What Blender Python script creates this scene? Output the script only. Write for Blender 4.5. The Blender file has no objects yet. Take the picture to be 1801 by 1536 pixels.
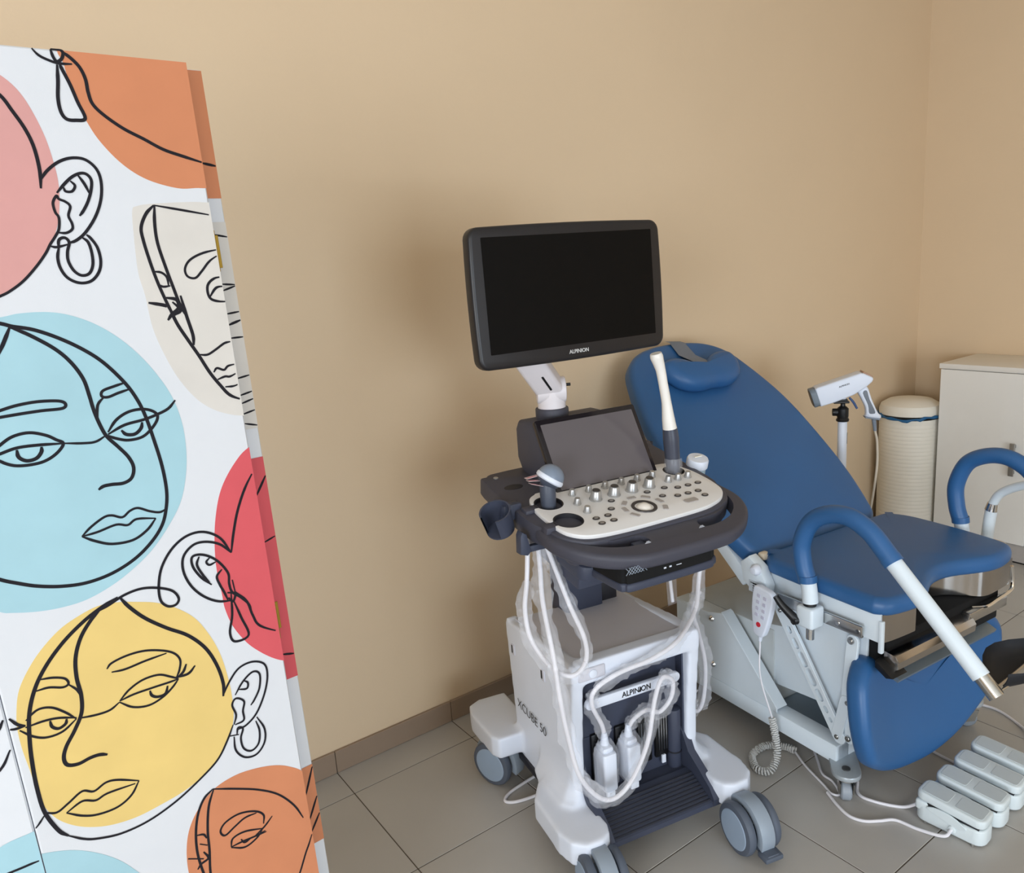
import bpy, bmesh, math, random
from mathutils import Vector, Matrix
random.seed(7)
sc = bpy.context.scene
col = sc.collection
R = math.radians

# ------------------------------------------------------------------ camera
CAM_H = 1.5
cam_d = bpy.data.cameras.new('camera'); cam = bpy.data.objects.new('camera', cam_d); col.objects.link(cam)
_y, _p, _r = R(35.0), R(-12.6), R(-4.06)
_f = Vector((math.sin(_y)*math.cos(_p), math.cos(_y)*math.cos(_p), math.sin(_p)))
_rt = Vector((math.cos(_y), -math.sin(_y), 0)); _up = _rt.cross(_f)
_r2 = _rt*math.cos(_r) + _up*math.sin(_r); _u2 = _up*math.cos(_r) - _rt*math.sin(_r)
cam.matrix_world = Matrix(((_r2.x, _u2.x, -_f.x, 0), (_r2.y, _u2.y, -_f.y, 0), (_r2.z, _u2.z, -_f.z, CAM_H), (0, 0, 0, 1)))
cam_d.sensor_width = 36; cam_d.sensor_fit = 'HORIZONTAL'; cam_d.lens = 36*1373.5/1801
cam_d.clip_start = 0.02; cam_d.clip_end = 60
sc.camera = cam

# ------------------------------------------------------------------ world, daylight, exposure
wd = bpy.data.worlds.new('world'); sc.world = wd; wd.use_nodes = True
bg = wd.node_tree.nodes['Background']; bg.inputs[0].default_value = (0.62, 0.78, 1.0, 1); bg.inputs[1].default_value = 1.0
ROOM = dict(x0=-3.8, x1=4.117, y0=-3.8, y1=2.108, z1=2.78)

def area_light(name, loc, rot, sx, sy, watts, colr):
    d = bpy.data.lights.new(name, 'AREA'); d.shape = 'RECTANGLE'; d.size = sx; d.size_y = sy
    d.energy = watts; d.color = colr
    o = bpy.data.objects.new(name, d); col.objects.link(o); o.location = loc; o.rotation_euler = rot
    return o
# daylight coming in through the two windows behind the photographer
area_light('window_daylight', (0.15, ROOM['y0']+0.06, 1.05), (R(90), 0, 0), 2.3, 1.9, 130, (0.76, 0.88, 1.0))
area_light('window_daylight', (ROOM['x0']+0.06, -2.0, 1.40), (0, R(-90), 0), 1.6, 2.2, 215, (0.84, 0.92, 1.0))
sc.view_settings.view_transform = 'Standard'; sc.view_settings.look = 'None'
sc.view_settings.exposure = -0.24; sc.view_settings.gamma = 1.0; sc.view_settings.use_curve_mapping = False
sc.cycles.max_bounces = 6; sc.cycles.diffuse_bounces = 4; sc.cycles.glossy_bounces = 3; sc.cycles.transmission_bounces = 4; sc.cycles.transparent_max_bounces = 12
sc.cycles.sample_clamp_indirect = 6.0; sc.cycles.caustics_reflective = False; sc.cycles.caustics_refractive = False
sc.cycles.use_denoising = True; sc.cycles.use_adaptive_sampling = True; sc.cycles.adaptive_threshold = 0.025

# ------------------------------------------------------------------ materials
def lin(c):
    return tuple(((v/255)/12.92 if v/255 <= 0.04045 else ((v/255+0.055)/1.055)**2.4) for v in c)
MATS = {}
def mat(name, rgb, rough=0.5, metal=0.0, var=0.04, scale=12.0, bump=0.0, bscale=200.0, spec=0.5, coat=0.0, trans=0.0, alpha=1.0, sheen=0.0, rvar=0.06, ior=1.45):
    if name in MATS: return MATS[name]
    m = bpy.data.materials.new(name); m.use_nodes = True; MATS[name] = m
    nt = m.node_tree; b = nt.nodes['Principled BSDF']; L = nt.links
    c = lin(rgb)
    tc = nt.nodes.new('ShaderNodeTexCoord')
    nz = nt.nodes.new('ShaderNodeTexNoise'); nz.inputs['Scale'].default_value = scale; nz.inputs['Detail'].default_value = 4
    L.new(tc.outputs['Object'], nz.inputs['Vector'])
    rp = nt.nodes.new('ShaderNodeValToRGB')
    rp.color_ramp.elements[0].position = 0.3; rp.color_ramp.elements[1].position = 0.7
    rp.color_ramp.elements[0].color = tuple(v*(1-var) for v in c)+(1,)
    rp.color_ramp.elements[1].color = tuple(min(1, v*(1+var)) for v in c)+(1,)
    L.new(nz.outputs['Fac'], rp.inputs['Fac']); L.new(rp.outputs['Color'], b.inputs['Base Color'])
    mr = nt.nodes.new('ShaderNodeMapRange'); mr.inputs['To Min'].default_value = max(0.02, rough-rvar); mr.inputs['To Max'].default_value = min(1, rough+rvar)
    L.new(nz.outputs['Fac'], mr.inputs['Value']); L.new(mr.outputs['Result'], b.inputs['Roughness'])
    b.inputs['Metallic'].default_value = metal
    b.inputs['Specular IOR Level'].default_value = spec
    b.inputs['Coat Weight'].default_value = coat; b.inputs['Coat Roughness'].default_value = 0.12
    b.inputs['Transmission Weight'].default_value = trans; b.inputs['IOR'].default_value = ior
    b.inputs['Alpha'].default_value = alpha
    b.inputs['Sheen Weight'].default_value = sheen
    if bump > 0:
        n2 = nt.nodes.new('ShaderNodeTexNoise'); n2.inputs['Scale'].default_value = bscale; n2.inputs['Detail'].default_value = 3
        L.new(tc.outputs['Object'], n2.inputs['Vector'])
        bp = nt.nodes.new('ShaderNodeBump'); bp.inputs['Strength'].default_value = bump; bp.inputs['Distance'].default_value = 0.002
        L.new(n2.outputs['Fac'], bp.inputs['Height']); L.new(bp.outputs['Normal'], b.inputs['Normal'])
    return m

# ------------------------------------------------------------------ mesh helpers
def link(o, parent=None):
    col.objects.link(o)
    if parent is not None: o.parent = parent
    return o
def tag(o, label=None, cat=None, group=None, kind=None):
    if label: o['label'] = label
    if cat: o['category'] = cat
    if group: o['group'] = group
    if kind: o['kind'] = kind
    return o
def empty(name, loc=(0, 0, 0), rz=0, label=None, cat=None, group=None):
    o = bpy.data.objects.new(name, None); o.empty_display_size = 0.05
    o.location = loc; o.rotation_euler = (0, 0, R(rz)); col.objects.link(o)
    return tag(o, label, cat, group)

class MB:
    """collects shapes (each through the current matrix T) and builds ONE mesh object"""
    def __init__(s, T=None): s.v = []; s.f = []; s.T = T or Matrix()
    def add(s, vs, fs, T=None):
        M = s.T @ T if T is not None else s.T
        n = len(s.v); s.v += [tuple(M @ Vector(p)) for p in vs]; s.f += [tuple(i+n for i in f) for f in fs]
        return s
    def bm(s, b, T=None):
        b.verts.index_update(); vs = [v.co.copy() for v in b.verts]; fs = [[v.index for v in f.verts] for f in b.faces]; b.free()
        return s.add(vs, fs, T)
    def box(s, x0, x1, y0, y1, z0, z1, bev=0.0, seg=2, T=None):
        b = bmesh.new(); bmesh.ops.create_cube(b, size=1)
        for v in b.verts: v.co = Vector(((x0+x1)/2+v.co.x*(x1-x0), (y0+y1)/2+v.co.y*(y1-y0), (z0+z1)/2+v.co.z*(z1-z0)))
        if bev > 0:
            bev = min(bev, 0.49*min(abs(x1-x0), abs(y1-y0), abs(z1-z0)))
            bmesh.ops.bevel(b, geom=b.edges[:], offset=bev, segments=seg, affect='EDGES', profile=0.5)
        return s.bm(b, T)
    def prism(s, pts, z0, z1, bev=0.0, seg=2, T=None, axis='z'):
        """outline pts (a,b) extruded along axis: z -> (a,b,z); x -> (x,a,b); y -> (a,y,b)"""
        b = bmesh.new(); P = {'z': lambda a, c, h: (a, c, h), 'x': lambda a, c, h: (h, a, c), 'y': lambda a, c, h: (a, h, c)}[axis]
        lo = [b.verts.new(P(x, y, z0)) for x, y in pts]; hi = [b.verts.new(P(x, y, z1)) for x, y in pts]
        n = len(pts); bl = b.faces.new(lo); bh = b.faces.new(hi)
        for i in range(n): b.faces.new((lo[i], lo[(i+1) % n], hi[(i+1) % n], hi[i]))
        bmesh.ops.recalc_face_normals(b, faces=b.faces)
        if bev > 0:
            es = list(set(list(bl.edges)+list(bh.edges)))
            bmesh.ops.bevel(b, geom=es, offset=bev, segments=seg, affect='EDGES', profile=0.5)
        return s.bm(b, T)
    def cyl(s, p0, p1, r0, r1=None, n=24, bev=0.0, cap=True):
        r1 = r0 if r1 is None else r1
        p0, p1 = Vector(p0), Vector(p1); h = (p1-p0).length
        if bev > 0: prof = [(0, 0), (r0-bev, 0), (r0-bev*.3, bev*.3), (r0, bev), (r1, h-bev), (r1-bev*.3, h-bev*.3), (r1-bev, h), (0, h)]
        else: prof = [(0, 0), (r0, 0), (r1, h), (0, h)] if cap else [(r0, 0), (r1, h)]
        return s.lathe(prof, p0, p1-p0, n)
    def lathe(s, prof, org=(0, 0, 0), axis=(0, 0, 1), n=28, sx=1.0, a0=0.0, a1=2*math.pi):
        org = Vector(org); q = Vector((0, 0, 1)).rotation_difference(Vector(axis).normalized()).to_matrix()
        full = abs(a1-a0-2*math.pi) < 1e-6; m = n if full else n+1
        vs = []; idx = []
        for r, h in prof:
            if r < 1e-7: idx.append([len(vs)]*m); vs.append(org+q @ Vector((0, 0, h)))
            else:
                idx.append(list(range(len(vs), len(vs)+m)))
                for k in range(m):
                    a = a0+(a1-a0)*k/n
                    vs.append(org+q @ Vector((r*math.cos(a)*sx, r*math.sin(a), h)))
        fs = []
        for i in range(len(prof)-1):
            A, B = idx[i], idx[i+1]
            for k in range(n):
                k2 = (k+1) % m
                f = [A[k], A[k2], B[k2], B[k]]; g = []
                for t in f:
                    if t not in g: g.append(t)
                if len(g) > 2: fs.append(g)
        return s.add(vs, fs)
    def tube(s, pts, r, n=10, caps=True, sub=6, raw=False, closed=False, flat=1.0):
        """round tube through control points (Catmull-Rom); r a number or one radius per control point"""
        P, RR = (list(map(Vector, pts)), [r]*len(pts) if not isinstance(r, (list, tuple)) else list(r))
        if not raw: P, RR = spline(P, RR, sub, closed)
        k = len(P); vs = []; fs = []
        t0 = (P[1]-P[0]).normalized(); up = Vector((0, 0, 1)) if abs(t0.z) < 0.9 else Vector((1, 0, 0))
        nrm = t0.cross(up).normalized()
        for i in range(k):
            t = ((P[(i+1) % k] if closed else P[min(i+1, k-1)])-(P[i-1] if (closed or i) else P[0])).normalized()
            nrm = (nrm-t*nrm.dot(t)).normalized(); bi = t.cross(nrm)
            for j in range(n):
                a = 2*math.pi*j/n; vs.append(P[i]+(nrm*math.cos(a)+bi*math.sin(a)*flat)*RR[i])
        for i in range(k if closed else k-1):
            i2 = (i+1) % k
            for j in range(n): fs.append((i*n+j, i*n+(j+1) % n, i2*n+(j+1) % n, i2*n+j))
        if caps and not closed: fs.append(tuple(range(n))[::-1]); fs.append(tuple(range((k-1)*n, k*n)))
        return s.add(vs, fs)
    def grid(s, rows, close_u=False, cap0=False, cap1=False):
        """rows: list of equally long point lists (closed loops when close_u)"""
        m = len(rows[0]); vs = [p for r in rows for p in r]; fs = []
        for i in range(len(rows)-1):
            for j in range(m if close_u else m-1):
                j2 = (j+1) % m; fs.append((i*m+j, i*m+j2, (i+1)*m+j2, (i+1)*m+j))
        if cap0: fs.append(tuple(range(m))[::-1])
        if cap1: fs.append(tuple(range((len(rows)-1)*m, len(rows)*m)))
        return s.add(vs, fs)
    def cushion(s, outline, t, r, crown=0.0, T=None, under=True):
        """padded board: outline (ccw list of (x,y)), thickness t, edge radius r, top crown"""
        n = len(outline); cx = sum(p[0] for p in outline)/n; cy = sum(p[1] for p in outline)/n
        def inset(d):
            o = []
            for i in range(n):
                a, b, c = Vector(outline[i-1]), Vector(outline[i]), Vector(outline[(i+1) % n])
                e = (c-a); e = e.normalized() if e.length else Vector((1, 0)); o.append((b.x-e.y*d, b.y+e.x*d))
            return o
        rows = []
        rb = min(r, t*0.5)*0.6
        for k in range(5):
            a = -math.pi/2+k/4*math.pi/2; rows.append([(x, y, rb+rb*math.sin(a)) for x, y in inset(rb-rb*math.cos(a))])
        for k in range(7):
            a = k/6*math.pi/2; rows.append([(x, y, t-r+r*math.sin(a)) for x, y in inset(r-r*math.cos(a))])
        last = rows[-1]
        for q in (0.85, 0.65, 0.42, 0.2):
            rows.append([(cx+(p[0]-cx)*q, cy+(p[1]-cy)*q, t+crown*(1-q**2)) for p in last])
        m = len(rows); vs = [p for rr in rows for p in rr]; fs = []
        for i in range(m-1):
            for j in range(n):
                j2 = (j+1) % n; fs.append((i*n+j, i*n+j2, (i+1)*n+j2, (i+1)*n+j))
        vs.append((cx, cy, t+crown)); c = len(vs)-1
        for j in range(n): fs.append(((m-1)*n+j, (m-1)*n+(j+1) % n, c))
        fs.append(tuple(range(n))[::-1])
        return s.add(vs, fs, T)
    def build(s, name, m, parent=None, smooth=35, label=None, loc=None):
        me = bpy.data.meshes.new(name); me.from_pydata(s.v, [], s.f); me.validate()
        b = bmesh.new(); b.from_mesh(me); bmesh.ops.recalc_face_normals(b, faces=b.faces); b.to_mesh(me); b.free()
        if smooth:
            me.polygons.foreach_set('use_smooth', [True]*len(me.polygons)); me.set_sharp_from_angle(angle=R(smooth))
        if isinstance(m, (list, tuple)):
            for q in m: me.materials.append(q)
        else: me.materials.append(m)
        o = bpy.data.objects.new(name, me); link(o, parent)
        if label: o['label'] = label
        return o

def spline(P, RR=None, sub=6, closed=False):
    n = len(P)
    if n < 3 and not closed: return P, RR
    Q = []; S = []
    for i in range(n if closed else n-1):
        if closed: a, b, c, d = P[i-1], P[i], P[(i+1) % n], P[(i+2) % n]
        else:
            b, c = P[i], P[i+1]; a = P[i-1] if i else b*2-c; d = P[i+2] if i+2 < n else c*2-b
        for k in range(sub):
            t = k/sub
            Q.append(0.5*((2*b)+(c-a)*t+(2*a-5*b+4*c-d)*t*t+(3*b-a-3*c+d)*t**3))
            if RR: S.append(RR[i]*(1-t)+RR[(i+1) % n]*t)
    if not closed:
        Q.append(P[-1])
        if RR: S.append(RR[-1])
    return Q, S
def sp2(pts, sub=6, closed=False):
    return [(p.x, p.y) for p in spline([Vector(p) for p in pts], None, sub, closed)[0]]
def rrect(x0, x1, y0, y1, r, n=5):
    o = []
    for cx, cy, a in ((x1-r, y1-r, 0), (x0+r, y1-r, 90), (x0+r, y0+r, 180), (x1-r, y0+r, 270)):
        for k in range(n+1):
            t = R(a+90*k/n); o.append((cx+r*math.cos(t), cy+r*math.sin(t)))
    return o
def circ(cx, cy, rx, ry=None, n=28):
    ry = rx if ry is None else ry
    return [(cx+rx*math.cos(2*math.pi*k/n), cy+ry*math.sin(2*math.pi*k/n)) for k in range(n)]
def soften(o, voxel=0.006, it=6, fac=0.5):
    """melt the overlapping shells of one mesh into one smooth skin"""
    m1 = o.modifiers.new('r', 'REMESH'); m1.mode = 'VOXEL'; m1.voxel_size = voxel; m1.use_smooth_shade = True
    m2 = o.modifiers.new('s', 'SMOOTH'); m2.iterations = it; m2.factor = fac
    dg = bpy.context.evaluated_depsgraph_get(); dg.update(); me = bpy.data.meshes.new_from_object(o.evaluated_get(dg))
    old = o.data; o.modifiers.clear(); o.data = me; bpy.data.meshes.remove(old)
    me.polygons.foreach_set('use_smooth', [True]*len(me.polygons))
    return o
def text_mesh(name, body, size, m, parent, M, extrude=0.0004, bold=0.0, align='CENTER', sx=1.0, shear=0.0):
    cu = bpy.data.curves.new(name, 'FONT'); cu.body = body; cu.size = size; cu.align_x = align; cu.align_y = 'CENTER'
    cu.extrude = extrude; cu.offset = bold; cu.shear = shear; cu.resolution_u = 4
    t = bpy.data.objects.new('tmp_text', cu); col.objects.link(t)
    dg = bpy.context.evaluated_depsgraph_get(); dg.update(); me = bpy.data.meshes.new_from_object(t.evaluated_get(dg))
    bpy.data.objects.remove(t); bpy.data.curves.remove(cu)
    me.transform(M @ Matrix.Diagonal((sx, 1, 1, 1))); me.materials.clear(); me.materials.append(m)
    me.name = name; o = bpy.data.objects.new(name, me); return link(o, parent)
def frame(o, x, y, z):
    """matrix with origin o and column axes x, y, z"""
    x, y, z = (Vector(a).normalized() for a in (x, y, z))
    return Matrix(((x.x, y.x, z.x, o[0]), (x.y, y.y, z.y, o[1]), (x.z, y.z, z.z, o[2]), (0, 0, 0, 1)))
def copy_tree(o, parent=None):
    c = o.copy(); col.objects.link(c)
    if parent is not None: c.parent = parent
    for ch in o.children: copy_tree(ch, c)
    return c

# palette
W_PLASTIC = mat('white_plastic', (222, 228, 241), 0.42, var=0.015)
G_TOP = mat('light_grey_plastic', (206, 206, 216), 0.55, var=0.02)
NAVY = mat('navy_plastic', (60, 65, 82), 0.5, var=0.03, bump=0.08, bscale=900)
CHAR = mat('charcoal_plastic', (66, 66, 77), 0.55, var=0.03, bump=0.1, bscale=900)
DARKCH = mat('dark_charcoal', (36, 36, 42), 0.5, var=0.03)
BLACKP = mat('black_plastic', (18, 18, 20), 0.4)
BLACKV = mat('black_void', (6, 6, 8), 0.9)
BLUE = mat('blue_vinyl', (46, 95, 148), 0.42, var=0.03, scale=5, bump=0.05, bscale=500, spec=0.55)
STEEL = mat('brushed_steel', (200, 200, 198), 0.22, metal=1.0, var=0.03)
CHROME = mat('chrome', (225, 225, 225), 0.1, metal=1.0)
W_METAL = mat('white_powder_coat', (220, 231, 240), 0.38, var=0.015)
GREYP = mat('grey_plastic', (128, 138, 152), 0.45)
SILVER = mat('silver_knob', (176, 176, 176), 0.32, metal=0.6)
CREAM = mat('cream_plastic', (222, 208, 186), 0.5)
CABLE = mat('white_cable', (232, 230, 236), 0.4)
FILM = mat('clear_film', (240, 242, 250), 0.18, alpha=0.17, spec=1.0, bump=1.0, bscale=70, var=0.02)

# ------------------------------------------------------------------ the room
X0, X1, Y0, Y1, Z1 = ROOM['x0'], ROOM['x1'], ROOM['y0'], ROOM['y1'], ROOM['z1']
WALL = mat('beige_wall_paint', (223, 199, 168), 0.5, var=0.02, scale=1.6, bump=0.12, bscale=160, spec=0.35)
CEIL = mat('ceiling_white', (235, 230, 220), 0.8, var=0.01)
def struct(name, mb, m, parent=None):
    o = mb.build(name, m, parent)
    if parent is None: o['kind'] = 'structure'
    return o
t = 0.12
struct('wall_back', MB().box(X0-t, X1+t, Y1, Y1+t, 0, Z1), WALL)
struct('wall_right', MB().box(X1, X1+t, Y0-t, Y1, 0, Z1), WALL)
def wall_with_window(name, a0, a1, win, P):
    m_ = MB(); c0, c1, h0, h1 = win
    for q in ((a0, c0, 0, Z1), (c1, a1, 0, Z1), (c0, c1, 0, h0), (c0, c1, h1, Z1)): m_.box(*P(*q))
    struct(name, m_, WALL)
WIN = [(-1.05, 1.35, 0.05, 2.05), (-3.15, -0.85, 0.55, 2.25)]
wall_with_window('wall_front', X0, X1, WIN[0], lambda a, b, c, d: (a, b, Y0-t, Y0, c, d))
wall_with_window('wall_left', Y0-t, Y1, WIN[1], lambda a, b, c, d: (X0-t, X0, a, b, c, d))
struct('ceiling', MB().box(X0-t, X1+t, Y0-t, Y1+t, Z1, Z1+t), CEIL)
FRAMEW = mat('window_frame_white', (235, 235, 235), 0.4)
GLASS = mat('window_glass', (250, 252, 255), 0.03, trans=1.0, var=0.0, rvar=0.0, ior=1.05)
for i, (a, b, c, d) in enumerate(WIN):
    T_ = Matrix.Translation((0, Y0, 0)) if i == 0 else Matrix.Translation((X0, 0, 0)) @ Matrix.Rotation(R(-90), 4, 'Z') @ Matrix.Diagonal((-1, 1, 1, 1))
    f = MB(T_)
    for q in ((a, a+.06, c, d), (b-.06, b, c, d), (a, b, c, c+.06), (a, b, d-.06, d), ((a+b)/2-.04, (a+b)/2+.04, c, d)): f.box(q[0], q[1], -.09, -.03, q[2], q[3], .004)
    w = struct(f'window_{i+1}', f, FRAMEW)
    for s_ in (0, 1):
        xa = a+.06 if s_ == 0 else (a+b)/2+.04; xb = (a+b)/2-.04 if s_ == 0 else b-.06
        MB(T_).box(xa, xb, -.063, -.057, c+.06, d-.06).build('pane', GLASS, w)
# floor: grout bed and single tiles
GROUT = mat('dark_grout', (92, 82, 72), 0.9)
fl = struct('floor', MB().box(X0-t, X1+t, Y0-t, Y1+t, -0.05, -0.0015), GROUT)
TILE = mat('beige_floor_tile', (180, 176, 171), 0.33, var=0.05, scale=3.0, rvar=0.08, bump=0.03, bscale=30, spec=0.45)
TX, TY, GX, GY = 0.4155, 0.3844, 0.7240, 1.5900     # tile size; one grout crossing
def snap(lo, hi, g, s_):
    k = math.floor((lo-g)/s_); e = [lo]
    while g+(k+1)*s_ < hi-1e-4:
        k += 1; e.append(g+k*s_)
    return [v for i, v in enumerate(e) if i == 0 or v-e[i-1] > 0.01]+[hi]
ex, ey = snap(X0, X1, GX, TX), snap(Y0, Y1, GY, TY)
tiles = {}
for i in range(len(ex)-1):
    for j in range(len(ey)-1):
        w_, d_ = ex[i+1]-ex[i]-.003, ey[j+1]-ey[j]-.003
        key = (round(w_, 3), round(d_, 3))
        if key not in tiles:
            o = MB().box(-w_/2, w_/2, -d_/2, d_/2, -.008, 0, .0009, 1).build('tile', TILE, fl); tiles[key] = o.data
        else: o = link(bpy.data.objects.new('tile', tiles[key]), fl)
        o.location = ((ex[i]+ex[i+1])/2, (ey[j]+ey[j+1])/2, 0)
# skirting of cut tiles
SKIRT = mat('taupe_skirting_tile', (150, 130, 112), 0.4, var=0.05, scale=4)
def skirting(name, segs, T):
    h = tag(MB(T).box(segs[0], segs[-1], -.006, -.001, 0, .070).build(name, GROUT), kind='structure')
    for a, b in zip(segs[:-1], segs[1:]): MB(T).box(a+.001, b-.001, -.011, -.001, 0.0005, .073, .0015, 1).build('skirting_tile', SKIRT, h)
skirting('baseboard_back', ex, Matrix.Translation((0, Y1, 0)))
skirting('baseboard_right', [-v for v in ey[::-1]], Matrix.Translation((X1, 0, 0)) @ Matrix.Rotation(R(-90), 4, 'Z'))
skirting('baseboard_left', ey, Matrix.Translation((X0, 0, 0)) @ Matrix.Rotation(R(90), 4, 'Z'))

# print of the folding screen, millimetres on the panel (0 = right edge, height above floor)
BLOBS = [
 ('pink', [(-227,1765),(-207,1742),(-192,1700),(-186,1659),(-186,1631),(-192,1598),(-201,1574),(-212,1558),(-232,1533),(-256,1513),(-274,1502),(-316,1490),(-354,1509),(-370,1561),(-366,1635),(-331,1708),(-285,1757),(-249,1773)]),
 ('orange', [(-152,1806),(-154,1783),(-149,1750),(-140,1718),(-127,1691),(-104,1663),(-76,1644),(-39,1633),(-13,1633),(11,1636),(37,1663),(53,1767),(35,1826),(-65,1824)]),
 ('cream', [(-102,1604),(-96,1609),(-76,1612),(-24,1614),(4,1613),(44,1612),(67,1470),(48,1293),(11,1298),(-12,1304),(-36,1316),(-57,1335),(-76,1365),(-90,1400),(-101,1443),(-104,1489),(-108,1523),(-105,1579)]),
 ('sky', [(-272,1477),(-256,1479),(-228,1478),(-203,1472),(-175,1458),(-150,1438),(-128,1413),(-108,1382),(-91,1344),(-83,1302),(-84,1259),(-91,1222),(-104,1187),(-127,1155),(-154,1127),(-183,1107),(-213,1092),(-247,1082),(-278,1081),(-307,1085),(-335,1093),(-348,1099),(-377,1123),(-403,1160),(-410,1265),(-391,1364),(-350,1439),(-307,1470)]),
 ('red', [(23,1256),(12,1250),(-6,1239),(-29,1214),(-46,1186),(-58,1149),(-65,1111),(-68,1071),(-66,1029),(-65,1004),(-57,971),(-40,937),(-21,913),(-1,894),(18,882),(44,873),(74,937),(64,1109)]),
 ('yellow', [(-188,1058),(-210,1065),(-235,1068),(-261,1062),(-288,1050),(-315,1028),(-335,1004),(-348,981),(-355,954),(-358,932),(-358,903),(-355,868),(-352,832),(-349,809),(-337,780),(-318,758),(-296,743),(-271,733),(-239,728),(-205,730),(-169,735),(-138,746),(-114,759),(-95,784),(-80,816),(-76,856),(-78,898),(-84,938),(-96,975),(-112,1006),(-135,1030),(-160,1047)]),
 ('orange', [(-27,708),(-59,718),(-91,722),(-124,716),(-151,697),(-171,669),(-181,635),(-184,594),(-179,554),(-157,495),(-102,426),(34,354),(59,484),(46,620),(22,669),(-2,693)]),
 ('sky', [(-399,741),(-377,740),(-355,735),(-325,721),(-298,700),(-275,675),(-258,649),(-241,615),(-231,570),(-246,508),(-304,502),(-374,553),(-408,638)]),
]
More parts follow.
